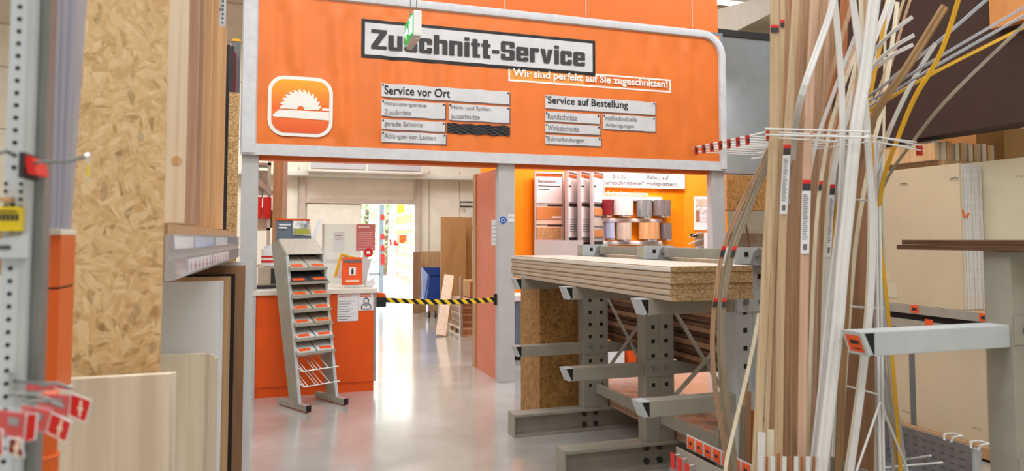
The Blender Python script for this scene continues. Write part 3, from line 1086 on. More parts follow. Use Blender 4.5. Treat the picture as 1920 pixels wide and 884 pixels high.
for k, (px, py, w, h, m_, lb) in enumerate(((492, 445, .16, .25, 'orange_pale', 'pale pink carton'), (506, 437, .1, .22, 'board_pale', 'yellowish bottle'), (488, 345, .2, .26, 'taupe', 'brownish carton'))):
    q = P(px, py, Y=9.45)
    zb = (1.682, 1.682, 2.132)[k]
    tag(MB().box(q.x - w / 2, q.x + w / 2, 9.4, 9.55, zb, zb + h, 0.01).build('carton', m_), lb + ' on the shelf unit behind the left gate post', 'carton')

# ---- barrier tape across the passage
q = P(714, 563, Y=7.55)
t = thing('barrier_tape', 'yellow and black barrier tape pulled across the passage from the counter', 'barrier', (q.x, 7.55, q.z - .07))
MB().box(cx1, q.x + .05, 7.5, 7.6, q.z - .07, q.z + .035, 0.012).build('reel_case', 'black', t)
MB().prism([(cx1, 7.5, q.z + .035), (q.x + .05, 7.5, q.z + .035), (q.x + .035, 7.5, q.z + .07), (cx1, 7.5, q.z + .08)], (0, .1, 0)).build('reel_cap', 'orange_counter', t)
e = P(931, 562, Y=7.55)
mb = MB()
mb.grid(lambda u, v: Vector((q.x + .04 + (e.x - q.x - .04) * u, 7.55, q.z - .026 - .025 * math.sin(math.pi * u) + v * .052 + (e.z - q.z) * u)), 24, 1)
mb.build('tape', 'stripes', t)
MB().box(e.x - .03, e.x + .02, 7.53, 7.57, e.z - .06, e.z + .06, .005).build('wall_clip', 'black', t)

# ================================================================== SAMPLE STAND
RZ = math.radians(28.5)
a, b_ = P(578, 776, Z=0), P(648, 762, Z=0)
c_, d_ = P(527, 760, Z=0), P(595, 746, Z=0)
mid = (a + b_ + c_ + d_) / 4
st = thing('sample_stand', 'grey metal stand with sloping trays of board samples before the counter', 'stand', (mid.x, mid.y, 0), RZ)
W2 = 0.195
for s in (-1, 1):
    MB().box(s * W2 - .022, s * W2 + .022, -.24, .25, 0.012, .065, .004).build('foot', 'rack', st, local=True)
    MB().box(s * W2 - .024, s * W2 + .024, -.246, -.24, .01, .067).build('foot_cap', 'black', st, local=True)
lean = lambda z: 0.27 * (z - .06) / 1.38
HT = 1.47
for s in (-1, 1):
    x0 = s * W2 - .011
    MB().prism([(x0, -.09, .06), (x0, .07, .06), (x0, .07 + lean(HT) + .1, HT + .03), (x0, .07 + lean(HT) - .02, HT + .07), (x0, -.09 + lean(HT - .09), HT - .07)], (.022, 0, 0)).build(
        'side_panel', 'rack', st, local=True)
    MB().bar((s * W2, -.094, .06), (s * W2, -.094 + lean(HT - .08), HT - .08), .028, .012, (1, 0, 0)).build('side_rim', 'rack_light', st, local=True)
zf = HT - .07
MB().prism([(-W2, -.09 + lean(zf), zf), (-W2, -.085 + lean(zf), zf + .012), (-W2, .05 + lean(HT), HT + .08), (-W2, .05 + lean(HT), HT + .065)], (2 * W2, 0, 0)).build('hood', 'sample_stone', st, local=True)
MB().prism([(-W2, .05 + lean(HT), HT + .06), (-W2, .06 + lean(HT), HT + .06), (-W2, .06 + lean(.5), .5), (-W2, .05 + lean(.5), .5)], (2 * W2, 0, 0)).build('back_panel', 'rack', st, local=True)
MB().box(-W2 + .02, W2 - .02, .02 + lean(zf), .035 + lean(zf), zf - .06, zf - .0).build('dark_slot', 'black', st, local=True)
tray_z = [1.262 - .128 * k for k in range(7)]
tray_mats = [('sample_stone', 'sample_stone'), ('sample_dark', 'sample_dark'), ('sample_wood', 'sample_wood'), ('sample_wood', 'sample_stone'), ('sample_stone', 'sample_wood'), ('sample_light', 'sample_light'), ('sample_light', 'sample_light')]
ordn = ('top', 'second', 'third', 'fourth', 'fifth', 'sixth', 'lowest')
mw = WM[st.name]
for k, z in enumerate(tray_z):
    y0 = -.145 + lean(z)
    y1 = .075 + lean(z)
    rise = .112
    MB().prism([(-W2 - .004, y0, z - .012), (-W2 - .004, y0, z + .012), (-W2 - .004, y0 + .012, z), (-W2 - .004, y1, z + rise), (-W2 - .004, y1, z + rise - .014), (-W2 - .004, y0 + .012, z - .014)], (2 * W2 + .008, 0, 0)).build('tray', 'rack', st, local=True)
    for s in (0, 1):
        xa = -W2 + .006 + s * (W2 + .002)
        xb = xa + W2 - .01
        lab = 'orange labelled %s sample board, %s half of the %s tray of the stand' % (
            {'sample_stone': 'speckled grey', 'sample_dark': 'anthracite', 'sample_wood': 'grey oak', 'sample_light': 'pale grey'}[tray_mats[k][s]], ('left', 'right')[s], ordn[k])
        org = mw @ Vector(((xa + xb) / 2, y0, z))
        sb = thing('sample_board', lab, 'sample', org, RZ, 'sample boards on the stand')
        sl = rise / (y1 - y0 - .012)
        Y0 = y0 + .014 + s * .004
        f = lambda y, d: (z + (y - y0 - .012) * sl + d)
        cx_ = (xa + xb) / 2
        yl = y1 - y0 - .01
        pr = [(-W2 / 2 + .007, .014, f(y0 + .014, .0035) - z), (-W2 / 2 + .007, .014, f(y0 + .014, .021) - z), (-W2 / 2 + .007, yl, f(y1 - .01, .021) - z), (-W2 / 2 + .007, yl, f(y1 - .01, .0035) - z)]
        MB().prism(pr, (W2 - .014, 0, 0)).build('board', tray_mats[k][s], sb, local=True)
        lw = W2 * (.62 if not s else .66)
        l0 = -W2 / 2 + .02 + s * .02
        pr = [(l0, .018, f(y0 + .018, .0215) - z), (l0, .018, f(y0 + .018, .0235) - z), (l0, .052, f(y0 + .052, .0235) - z), (l0, .052, f(y0 + .052, .0215) - z)]
        MB().prism(pr, (lw, 0, 0)).build('label', 'orange_tag', sb, local=True)
        pr = [(l0 + .02, .028, f(y0 + .028, .024) - z), (l0 + .02, .028, f(y0 + .028, .0245) - z), (l0 + .02, .038, f(y0 + .038, .0245) - z), (l0 + .02, .038, f(y0 + .038, .024) - z)]
        MB().prism(pr, (lw - .04, 0, 0)).build('printing', 'orange_pipe', sb, local=True)
for z in (.345, .21):
    mb = MB()
    y0, y1 = -.15 + lean(z), .05 + lean(z)
    mb.tube([(-W2, y0 + .03, z + .03), (-W2 + .02, y0, z), (W2 + .01, y0, z)], .006, 6, (0, 1, 0))
    mb.tube([(-W2, y1, z + .1), (W2, y1, z + .1)], .005, 6, (0, 1, 0))
    for x in (-.16, -.13, -.05, -.02, .02, .1):
        mb.tube([(x, y0, z), (x, y1, z + .1)], .004, 6)
    mb.build('wire_shelf', 'wire', st, local=True)
# header picture board standing on the hood
hd = MB()
zt = HT + .075
yh = lean(HT) + .06
hd.prism([(-.215, yh, zt - .01), (-.225, yh - .02, zt + .2), (.125, yh - .02, zt + .2), (.165, yh, zt - .03)], (0, .012, 0))
hp = hd.build('header_board', 'slate', st, local=True)
MB().box(-.225, .125, yh - .026, yh - .008, zt + .178, zt + .2).build('header_stripe', 'orange_counter', hp, local=True)
MB().prism([(-.055, yh - .014, zt + .04), (-.06, yh - .027, zt + .176), (.12, yh - .027, zt + .176), (.142, yh - .014, zt + .03)], (0, .004, 0)).build('header_photo', 'photo', hp, local=True)
MB().prism([(-.03, yh - .018, zt + .05), (-.03, yh - .025, zt + .1), (.12, yh - .025, zt + .1), (.13, yh - .018, zt + .05)], (0, .004, 0)).build('header_photo', 'lime', hp, local=True)
MB().box(-.2, -.12, yh - .024, yh - .006, zt + .1, zt + .115).box(-.2, -.08, yh - .024, yh - .006, zt + .13, zt + .14).build('printing', 'white', hp, local=True)
mb = MB()
mb.prism([(.17, yh + .03, zt - .03), (.225, yh + .03, zt - .02), (.31, yh + .05, zt + .2), (.275, yh + .05, zt + .2)], (0, .01, 0))
mb.build('leaflet_holder', 'paper', st, local=True)

# ================================================================== BEHIND THE GATE: cardboard, pallet, blue sheet
def slab(name, label, cat, mat, tl, br, y, th=0.03, zb=0.0, group=None, lean_=0.0):
    a, b_ = P(*tl, Y=y), P(*br, Y=y)
    mb = MB()
    mb.hexa([(a.x, y, zb), (b_.x, y, zb), (b_.x, y + th, zb), (a.x, y + th, zb), (a.x, y + lean_, a.z), (b_.x, y + lean_, a.z), (b_.x, y + th + lean_, a.z), (a.x, y + th + lean_, a.z)])
    return tag(mb.build(name, mat), label, cat, group)


slab('cardboard_sheet', 'tall brown cardboard sheet standing near the far wall', 'cardboard', 'cardboard', (827, 407), (873, 600), 13.3, .04)
slab('cardboard_sheet', 'narrow brown cardboard sheet behind the tall one at its right edge', 'cardboard', 'cardboard', (866, 408), (885, 600), 13.5, .04)
slab('cardboard_sheet', 'low brown board leaning on the far wall right of the door', 'cardboard', 'oak', (785, 472), (826, 560), 15.15, .04)
slab('cardboard_sheet', 'narrow dark brown upright board beside the far door', 'cardboard', 'brown_board', (775, 473), (789, 560), 14.9, .05)
t = thing('blue_bin', 'blue sheet metal bin standing by the far wall', 'bin', (P(808, 560, Y=14.0).x, 14.2, 0))
MB().prism([P(806, 568, Y=14.2), P(792, 566, Y=14.2), P(790, 502, Y=14.2), P(800, 502, Y=14.2)], (0, .02, 0)).build('pale_side', 'blue_pale', t)
MB().prism([P(799, 566, Y=14.0), P(807, 512, Y=14.0), P(826, 512, Y=14.0), P(826, 566, Y=14.0)], (0, .6, 0)).build('bin_body', 'blue_cloth', t)
MB().prism([P(792, 502, Y=13.98), P(826, 502, Y=13.98), P(826, 516, Y=13.98), P(804, 516, Y=13.98)], (0, .04, 0)).build('bin_rim', 'blue_cloth', t)
mb = MB()
for px in (802, 814, 824):
    q = P(px, 575, Y=14.05)
    mb.cyl((q.x, 14.05, .06), (q.x + .04, 14.05, .06), .06, 12)
mb.build('castor', 'black', t)
mb = MB()
for px in (802, 824):
    q = P(px, 575, Y=14.05)
    mb.box(q.x, q.x + .03, 14.03, 14.2, .1, .3)
mb.build('castor_leg', 'galv', t)
# leaning plank
a, b_ = P(826, 632, Z=0), P(842, 517, Y=11.95)
mb = MB().bar(a + ZV * .02, b_, .16, .035, (1, 0, 0))
tag(mb.build('leaning_plank', 'pine'), 'pale wooden plank leaning beside the pallet behind the barrier tape', 'plank')
# pallet with stacked bundles
t = thing('pallet', 'wooden pallet under the stacked bundles behind the barrier tape', 'pallet', (2.95, 11.55, 0))
pa = P(842, 622, Z=0)
for k in range(3):
    MB().box(2.88, 3.5, 11.2 + k * .32, 11.3 + k * .32, 0.02, .1).build('block', 'oak', t)
MB().box(2.88, 3.5, 11.2, 11.94, .1, .125).build('deck', 'pine', t)
MB().box(2.88, 3.5, 11.2, 11.94, .0, .02).build('runner', 'pine', t)
for k in range(8):
    z0 = .127 + .058 * k
    tag(MB().box(2.9 + .006 * ((k * 5) % 3), 3.47, 11.22, 11.9, z0, z0 + .054, .006).build('board_bundle', ('brown_board', 'rosewood')[k % 2]),
        'flat grey brown bundle in the pallet stack behind the barrier tape', 'bundle', 'bundles stacked on the pallet')
tag(MB().box(3.05, 3.45, 11.25, 11.85, .60, .86, .006).build('cardboard_box', 'cardboard'), 'upright carton on top of the pallet stack', 'box')
q = P(868, 560, Y=11.2)
tag(MB().box(q.x - .06, q.x - .02, 11.12, 11.19, 0, .95).build('steel_upright', 'galv'), 'shiny steel strut at the pallet corner', 'strut')
t = thing('cable_bracket', 'white rectangular conduit bracket high on the far wall beside the salmon panel', 'bracket', P(875, 384, Y=15.3))
a, b_ = P(863, 379, Y=15.3), P(886, 388, Y=15.3)
mb = MB()
mb.tube([(b_.x, 15.3, a.z), (a.x, 15.3, a.z), (a.x, 15.3, b_.z), (b_.x, 15.3, b_.z)], .018, 8, (0, 1, 0))
mb.build('conduit', 'ink', t)
MB().box(a.x + .13, b_.x + .05, 15.2, 15.4, b_.z - .42, b_.z - .05, .02).build('housing', 'beam', t)
# notice on the salmon panel, round blue sign on the middle post
xn = px0 - .022
a, b_ = P(922, 413, X=xn), P(934, 461, X=xn)
t = thing('notice', 'narrow pale notice sheet on the salmon sliding panel', 'notice', (xn, (a.y + b_.y) / 2, b_.z))
MB().box(xn - .003, xn, b_.y, a.y, b_.z, a.z).build('sheet', 'paper', t)
mb = MB()
for k in range(5):
    z = b_.z + (a.z - b_.z) * (.15 + .15 * k)
    mb.box(xn - .0045, xn - .003, b_.y + .03, a.y - .03, z, z + .008)
mb.build('printing', 'ink_soft', t)
q = P(943, 413, Y=YB)
t = thing('safety_sign', 'round blue mandatory sign on the middle gate post', 'sign', q)
MB().cyl(q, q - YV * .004, .046, 28).build('disc', 'white', t)
MB().cyl(q - YV * .004, q - YV * .006, .042, 28).build('disc_face', 'blue', t)
MB().cyl(q + Vector((0, -.006, -.002)), q + Vector((0, -.008, -.002)), .024, 18).build('head_symbol', 'white', t)
MB().cyl(q + Vector((.002, -.008, -.002)), q + Vector((.002, -.010, -.002)), .016, 18).build('head_symbol', 'blue', t)
poster('notice', 'tiny white label beside the round blue sign', (953, 402), (964, 417), YB - .001, 'paper', [(.1, .6, .9, .7, 'ink_soft')])

# ---- outside the far door
t = thing('fence_post', 'blue grey steel post with red stickers outside the far door', 'post', (P(715, 500, Y=17.5).x, 17.5, 0))
a, b_ = P(712, 385, Y=17.5), P(719, 516, Y=17.5)
MB().box(a.x, b_.x, 17.5, 17.6, -.02, 3.6).build('post_body', 'slate', t)
for py in (408, 445, 466, 482, 492):
    q = P(717, py, Y=17.49)
    MB().box(q.x - .04, q.x + .05, 17.485, 17.5, q.z - .06, q.z + .07).build('sticker', 'red', t)
mb = MB()
q0, q1 = P(692, 515, Y=17.5), P(712, 515, Y=17.5)
mb.box(q0.x, q1.x, 17.5, 17.56, q0.z - .03, q0.z + .03)
mb.build('cross_rail', 'slate', t)
t = thing('outdoor_rack', 'orange and white stock rack outside the far door', 'rack', (P(760, 530, Y=20).x, 21, -.02))
ra, rb = P(741, 520, Y=22.5).x, P(772, 520, Y=19).x
for x, y in ((ra, 22.5), (ra + .5, 22.5), (rb, 19), (rb + .5, 19)):
    MB().box(x, x + .1, y, y + .1, -.02, 4.2).build('rack_post', 'post', t)
for py in (409, 417, 436, 455, 466, 478, 499, 522):
    q = P(758, py, Y=20.7)
    MB().bar((ra + .03, 22.5, q.z + .02), (rb + .03, 19, q.z - .02 * (1 if py > 448 else -1)), .1, .08).build('rack_beam', 'orange_light' if py < 445 else 'orange_pipe', t)
for py in (430, 468, 500):
    q = P(758, py, Y=20.7)
    MB().prism([(ra + .1, 22.4, q.z), (rb + .1, 19.1, q.z), (rb + .6, 19.1, q.z), (ra + .6, 22.4, q.z)], (0, 0, .04)).build('rack_shelf', 'white', t)
a, b_ = P(745, 384, Y=20.9), P(758, 400, Y=20.9)
tag(MB().box(a.x, b_.x, 20.9, 20.95, b_.z, a.z).build('price_sign', 'yellow'), 'yellow sign board hanging on the outdoor rack', 'sign')
a, b_ = P(749, 441, Y=20.6), P(763, 456, Y=20.6)
tag(MB().box(a.x, b_.x, 20.6, 21.0, b_.z, a.z, .02).build('stock_box', 'orange_counter'), 'orange crate on the outdoor rack', 'crate')
mb = MB()
q = P(740, 455, Y=22.4)
mb.tube([q + Vector((-.14, 0, .1)), q + Vector((-.12, 0, -.06)), q + Vector((-.02, 0, -.08)), q + Vector((.0, 0, .06)), q + Vector((.02, 0, -.08)), q + Vector((.1, 0, -.06)), q + Vector((.12, 0, .06))], .035, 8, (0, 1, 0))
tag(mb.build('red_hose', 'red'), 'red looped hose hanging on the outdoor rack', 'hose')


def bush(label, x, y, h, r, seed):
    rnd = random.Random(seed)
    t = thing('tree', label, 'tree', (x, y, -.02), 0, 'trees outside the far door')
    mb = MB()
    mb.cyl((x, y, -.02), (x + .1, y, h * .6), .12, 10, .06)
    mb.build('trunk', 'bark', t)
    mb = MB()
    for k in range(900):
        a = rnd.uniform(0, 6.28)
        v = rnd.uniform(-1, 1)
        rr = r * (rnd.random() ** .4)
        c = Vector((x + rr * math.cos(a) * math.sqrt(1 - v * v), y + rr * math.sin(a) * math.sqrt(1 - v * v), h * .62 + v * rr * 1.3))
        d = Vector((rnd.uniform(-1, 1), rnd.uniform(-1, 1), rnd.uniform(-1, 1))).normalized()
        e = d.orthogonal().normalized()
        s = rnd.uniform(.08, .16)
        mb.face([c - d * s, c + e * s * .5, c + d * s, c - e * s * .5])
    mb.build('foliage', 'leaf', t)


bush('pale green tree nearest the left edge of the far doorway', P(683, 480, Y=26).x, 26, 5.0, 1.9, 1)
bush('pale green tree behind the blue grey post outside', P(722, 480, Y=31).x, 31, 5.6, 2.0, 2)

# ================================================================== DISPLAY ROOM
def dpx(px, py, y=YD):
    q = P(px, py, Y=y)
    return q.x, q.z


# four hinged display leaves: the first flat, the rest seen at an angle
lx = [(999, 1057), (1062, 1084), (1086, 1108), (1109, 1133)]
names = ('leftmost wide display leaf of board samples on the amber wall', 'second display leaf from the left, white sample pages', 'third display leaf from the left, white sample pages', 'rightmost display leaf with three sand coloured samples')
for k, (p0, p1) in enumerate(lx):
    y = YD - .04 - .0 * k
    yn = YD - .34 if k else YD - .1
    x0, zt_ = dpx(p0, 322 if k == 0 else 318, yn if k else y)
    x1 = P(p1, 400, Y=yn if not k else YD - .06).x
    zb_ = .85
    A = Vector((x0, yn, 0))
    B = Vector((x1, (yn if not k else YD - .06), 0))
    if k:
        pass
    t = thing('display_leaf', names[k], 'display', ((A.x + B.x) / 2, (A.y + B.y) / 2, zb_), 0, 'hinged display leaves on the amber wall')
    d = (B - A)
    L_ = d.length
    d.normalize()
    nrm = Vector((d.y, -d.x, 0))

    def q4(u0, u1, z0, z1, o0, o1):
        a, b_ = A + d * (L_ * u0), A + d * (L_ * u1)
        return [a + nrm * o0 + ZV * z0, b_ + nrm * o0 + ZV * z0, b_ + nrm * o1 + ZV * z0, a + nrm * o1 + ZV * z0,
                a + nrm * o0 + ZV * z1, b_ + nrm * o0 + ZV * z1, b_ + nrm * o1 + ZV * z1, a + nrm * o1 + ZV * z1]

    zt2 = zt_
    MB().hexa(q4(0, 1, zb_, zt2, -.025, -.005)).build('back_board', 'post', t)
    f = MB()
    ew_ = .05 if k == 0 else .12
    f.hexa(q4(0, ew_, zb_, zt2, -.005, .012)).hexa(q4(1 - ew_, 1, zb_, zt2, -.005, .012)).hexa(q4(ew_, 1 - ew_, zt2 - .03, zt2, -.005, .012))
    f.build('leaf_frame', 'post', t)
    zz = lambda py: P(p0 + 10, py, Y=A.y).z
    MB().hexa(q4(ew_, 1 - ew_, zz(331), zz(327), -.005, .004)).build('top_stripe', 'orange_counter', t)
    if k == 0:
        MB().hexa(q4(.07, .93, zz(381), zz(331), -.005, .003)).build('title_card', 'white', t)
        a = A + d * (L_ * .12) + nrm * .006
        text_mb('Spezialplatten', a + ZV * zz(344), d, ZV, L_ * .62, .055, .012).build('lettering', 'black', t)
        mb = MB()
        mb.hexa(q4(.12, .86, zz(349.5), zz(348), .003, .005)).hexa(q4(.12, .5, zz(355.5), zz(354), .003, .005))
        mb.build('printing', 'ink', t)
        for (pa_, pb_, m_) in ((389, 411, 'decor_oak'), (427, 448, 'chip_pale'), (458, 480, 'chip_pale')):
            MB().hexa(q4(.07, .93, zz(pb_ + 10), zz(pa_ - 2), -.005, .003)).build('sample_ground', 'orange_pale', t)
            MB().hexa(q4(.07, .9, zz(pb_), zz(pa_), .003, .012)).build('sample', m_ if m_ != 'decor_oak' else 'orange_wood', t)
            MB().hexa(q4(.45, .95, zz(pa_ - 3), zz(pa_ - 5), -.005, .01)).build('dark_strip', 'black', t)
        MB().hexa(q4(.58, .9, zz(409), zz(405.5), .012, .016)).build('tab', 'white', t)
    else:
        MB().hexa(q4(.14, .86, zz(379), zz(333), -.005, .003)).build('title_card', 'white', t)
        MB().hexa(q4(.18, .36, zz(350), zz(347.5), .003, .005)).build('printing', 'black', t)
        MB().hexa(q4(.12, .88, zz(386), zz(382), -.005, .004)).build('dark_strip', 'black', t)
        if k < 3:
            MB().hexa(q4(.14, .86, zz(445), zz(388), -.005, .008)).build('page', 'white', t)
            mb = MB()
            for i in range(6):
                mb.hexa(q4(.2, .78, zz(412.6 + 4.4 * i), zz(411.6 + 4.4 * i), .008, .01))
            mb.build('printing', 'ink_soft', t)
            MB().hexa(q4(.12, .88, zz(451 + 8 * (k - 1)), zz(447 + 8 * (k - 1)), -.005, .004)).build('dark_strip', 'black', t)
        else:
            for pa_ in (390, 410, 431):
                MB().hexa(q4(.14, .86, zz(pa_ + 14), zz(pa_), -.005, .01)).build('sample', 'decor_sand' if pa_ == 410 else 'orange_wood', t)
            MB().hexa(q4(.12, .88, zz(464), zz(453), -.005, .004)).build('dark_strip', 'black', t)
# price banner and heading
a, b_ = P(1125, 322, Y=YD - .03), P(1283, 355, Y=YD - .03)
t = thing('discount_sign', 'white discount sign with grey lettering high on the amber wall', 'sign', ((a.x + b_.x) / 2, YD - .03, b_.z))
MB().box(a.x, b_.x, YD - .05, YD - .03, b_.z, a.z).build('board', 'white', t)
w, h = b_.x - a.x, a.z - b_.z
yt = YD - .053
text_mb('Bis zu', (a.x + w * .14, yt, b_.z + h * .58), XV, ZV, w * .15, h * .3, .012).build('lettering', 'ink_soft', t)
text_mb('10%', (a.x + w * .34, yt, b_.z + h * .58), XV, ZV, w * .15, h * .3, .02).build('lettering', 'orange_pale', t)
text_mb('Rabatt auf', (a.x + w * .54, yt, b_.z + h * .58), XV, ZV, w * .26, h * .3, .02).build('lettering', 'ink_soft', t)
text_mb('zugeschnittene* Holzplatten!', (a.x + w * .02, yt, b_.z + h * .1), XV, ZV, w * .88, h * .36, .02).build('lettering', 'ink_soft', t)
a, b_ = P(1128, 358, Y=YD - .005), P(1215, 368, Y=YD - .005)
t = thing('wall_heading', 'white worktop decor heading lettered on the amber wall above the samples', 'lettering', (a.x, YD - .005, b_.z))
text_mb('Arbeitsplattendekore', (a.x, YD - .006, b_.z - .02), XV, ZV, b_.x - a.x, .085, .02).build('lettering', 'white_print', t)
# rails and half-round decor samples
for py, lb in ((372, 'top'), (413, 'middle'), (456, 'lowest')):
    a, b_ = P(1128, py, Y=YD - .06), P(1239, py + 1, Y=YD - .06)
    t = thing('sample_rail', 'pale metal rail, %s of the three holding the curved worktop samples' % lb, 'rail', ((a.x + b_.x) / 2, YD - .05, a.z - .03), 0, 'rails for curved worktop samples')
    MB().box(a.x, b_.x, YD - .1, YD, a.z - .03, a.z + .03, .006).build('rail_bar', 'white', t)
    MB().box(a.x, b_.x, YD - .115, YD - .1, a.z - .03, a.z - .008).build('rail_lip', 'post', t)
    if py == 456:
        for i, (u, m_) in enumerate(((.1, 'white'), (.2, 'orange_counter'), (.4, 'white'), (.5, 'ink'), (.62, 'white'))):
            x = a.x + (b_.x - a.x) * u
            MB().box(x, x + .08, YD - .118, YD - .1, a.z - .12, a.z - .06).build('price_card', m_, t)
for (p0, p1, py0, py1, m_, lb) in ((1128, 1146, 375, 404, 'maroon', 'dark red worktop sample at the left of the upper row'), (1151, 1187, 374, 404, 'decor_white', 'white wood worktop sample in the upper row'),
                                   (1194, 1221, 375, 407, 'decor_slate', 'slate grey worktop sample in the upper row'), (1225, 1257, 376, 405, 'decor_grey', 'grey brown worktop sample at the right of the upper row'),
                                   (1136, 1150, 418, 447, 'blue_pale', 'pale blue worktop sample at the left of the lower row'), (1157, 1183, 418, 450, 'decor_sand', 'sand coloured worktop sample in the lower row'), (1198, 1236, 418, 449, 'decor_oak', 'orange oak worktop sample in the lower row'),
                                   (1239, 1257, 419, 448, 'decor_grey', 'dark grey worktop sample at the right of the lower row')):
    a, b_ = P(p0, py0, Y=YD - .1), P(p1, py1, Y=YD - .1)
    w = b_.x - a.x
    t = thing('worktop_sample', lb, 'sample', ((a.x + b_.x) / 2, YD - .1, b_.z), 0, 'curved worktop decor samples')
    mb = MB()
    pr = [(a.x + w * (.5 - .5 * math.cos(math.pi * i / 12)), YD - .09 - .12 * math.sin(math.pi * i / 12), b_.z) for i in range(13)]
    mb.prism(pr, (0, 0, a.z - b_.z))
    mb.build('sample_face', m_, t, smooth=True)
    MB().box(a.x + w * .3, a.x + w * .7, YD - .2, YD - .08, b_.z - .025, b_.z).build('holder_clip', 'post', t)
# white frames on the return wall
def onret(px, py, off=0.02):
    """point on the slanting return wall"""
    A, B = Vector((d1, YD, 0)), Vector((xe + .25, YD - .42, 0))
    n = Vector((B.y - A.y, -(B.x - A.x), 0)).normalized()
    A2 = A + n * off
    dr = R_ * ((px - CX) / FPX) - U_ * ((py - CY) / FPX) + F_
    tt = (A2 - EYEV).dot(n) / dr.dot(n)
    return EYEV + dr * tt, n


def retquad(name, mat, par, p0, y0, p1, y1, off, th):
    pts = []
    for (x, y) in ((p0, y1), (p1, y1), (p1, y0), (p0, y0)):
        q, n = onret(x, y, off)
        pts.append(q)
    return MB().prism(pts, -n * th if False else n * (-th)).build(name, mat, par)


q, _ = onret(1314, 430)
t = thing('photo_card', 'white framed photo card on the right return of the amber wall', 'picture', q)
retquad('frame', 'white', t, 1301, 369, 1328, 432, .02, .018)
retquad('photo', 'photo', t, 1304, 373, 1325, 417, .024, .004)
retquad('photo', 'brown_board', t, 1304, 395, 1312, 416, .027, .002)
retquad('photo', 'decor_sand', t, 1306, 374, 1325, 388, .027, .002)
q, _ = onret(1314, 475)
t = thing('leaflet_rack', 'white leaflet rack with slanting shelves below the photo card', 'rack', q)
retquad('side_panel', 'white', t, 1320, 437, 1327, 492, .1, .1)
retquad('back_panel', 'decor_sand', t, 1302, 440, 1324, 492, .015, .012)
for y in (440, 453, 466, 479):
    pts = []
    for (x, yy, o_) in ((1291, y + 6, .2), (1308, y - 2, .2), (1321, y - 4, .02), (1304, y + 3, .02)):
        pts.append(onret(x, yy, o_)[0])
    MB().prism(pts, (0, 0, .012)).build('leaflet_shelf', 'white', t)
q, _ = onret(1300, 442, .16)
tag(MB().box(q.x - .05, q.x + .06, q.y - .02, q.y + .02, q.z - .02, q.z + .03, .008).build('leaflet', 'dark'), 'dark leaflet lying in the white leaflet rack', 'leaflet')
# white sheet standing behind the worktop stack
slab('white_board', 'plain white board standing behind the worktop stack', 'board', 'panel_white', (1003, 451), (1094, 520), 8.3, .02, .0)
t = thing('base_cabinet', 'white cabinet low behind the middle gate post', 'cabinet', (3.05, 9.0, 0))
MB().box(px0 + .4, 4.2, 8.75, 9.25, .06, .75, .006).build('cabinet_body', 'slate', t)
MB().box(px0 + .4, 4.22, 8.72, 9.27, .75, .82, .004).build('cabinet_top', 'white', t)
MB().box(px0 + .45, 4.15, 8.78, 9.2, 0, .06).build('plinth', 'black', t)

# ================================================================== LEFT RACK (nearest, out of focus)
def XL(y):
    return -0.267 + 0.0253 * (y - 2.2)


def yrack(px, dx=0.0):
    """depth at which the aisle edge of the left rack falls on a pixel column"""
    lo, hi = 0.6, 12.0
    for _ in range(50):
        m = (lo + hi) / 2
        if P(px, 448, Y=m).x > XL(m) + dx:
            lo = m
        else:
            hi = m
    return m


# perforated upright
UY = 1.3
u = thing('rack_upright', 'pale blue perforated steel rack upright at the left edge of the view', 'upright', (-.38, UY, 0))
ua, ub = P(9, 300, Y=UY).x, P(47, 300, Y=UY).x
MB().box(ub, ub + .008, UY - .004, UY + .055, 0, 2.6).build('flange', 'rack_light', u)
MB().box(ub + .009, ub + .022, UY + .02, UY + .06, 0, 2.6).build('dark_channel', 'wire_grey', u)
hm = MB()
hx = P(27, 300, Y=UY).x
for k in range(130):
    z = .1 + .0195 * k
    if P(27, 340, Y=UY).z - .02 < z < P(27, 350, Y=UY).z + 0.01:
        continue
    hm.cyl((hx, UY + .004, z), (hx, UY - .0008, z), .0036, 8)
for k in range(4):
    z = P(27, 345, Y=UY).z + .0 - .012 * k
    for s in (-.01, .01):
        hm.cyl((hx + s, UY + .004, z), (hx + s, UY - .0008, z), .003, 8)
MB().box(ua, ub, UY, UY + .05, 0, 2.6, .003).build('post_body', 'upright', u, extra=(hm, 'black'))
# price holder, yellow label and bracket on the upright
a, b_ = P(-12, 388, Y=UY - .02), P(38, 434, Y=UY - .02)
t = thing('price_label', 'yellow price label clipped on the perforated upright', 'label', ((a.x + b_.x) / 2, UY - .02, b_.z))
MB().box(a.x, b_.x, UY - .024, UY - .003, b_.z, a.z, .002).build('card', 'yellow', t)
mb = MB()
for k in range(5):
    x = a.x + (b_.x - a.x) * (.2 + .16 * k)
    mb.box(x, x + .004, UY - .0255, UY - .024, b_.z + .016, b_.z + .026)
mb.box(a.x + .006, b_.x - .004, UY - .0255, UY - .024, a.z - .008, a.z - .006)
mb.build('printing', 'ink', t)
a, b_ = P(-12, 434, Y=UY - .01), P(50, 484, Y=UY - .01)
t = thing('shelf_bracket', 'steel shelf bracket hooked on the upright below the yellow label', 'bracket', ((a.x + b_.x) / 2, UY - .01, b_.z))
MB().prism([(a.x, UY - .003, b_.z), (b_.x, UY - .003, b_.z), (b_.x, UY - .003, a.z - .004), (a.x, UY - .003, a.z - .014)], (0, -.012, 0)).build('plate', 'upright', t)
MB().box(a.x + .01, b_.x - .02, UY - .018, UY - .015, b_.z + .014, b_.z + .019).build('slot', 'ink', t)
a, b_ = P(-12, 370, Y=UY - .01), P(24, 379, Y=UY - .01)
tag(MB().box(a.x, b_.x, UY - .02, UY - .001, b_.z, a.z, .001).build('wooden_batten', 'beech'), 'thin wooden batten edge beside the upright above the yellow label', 'batten')
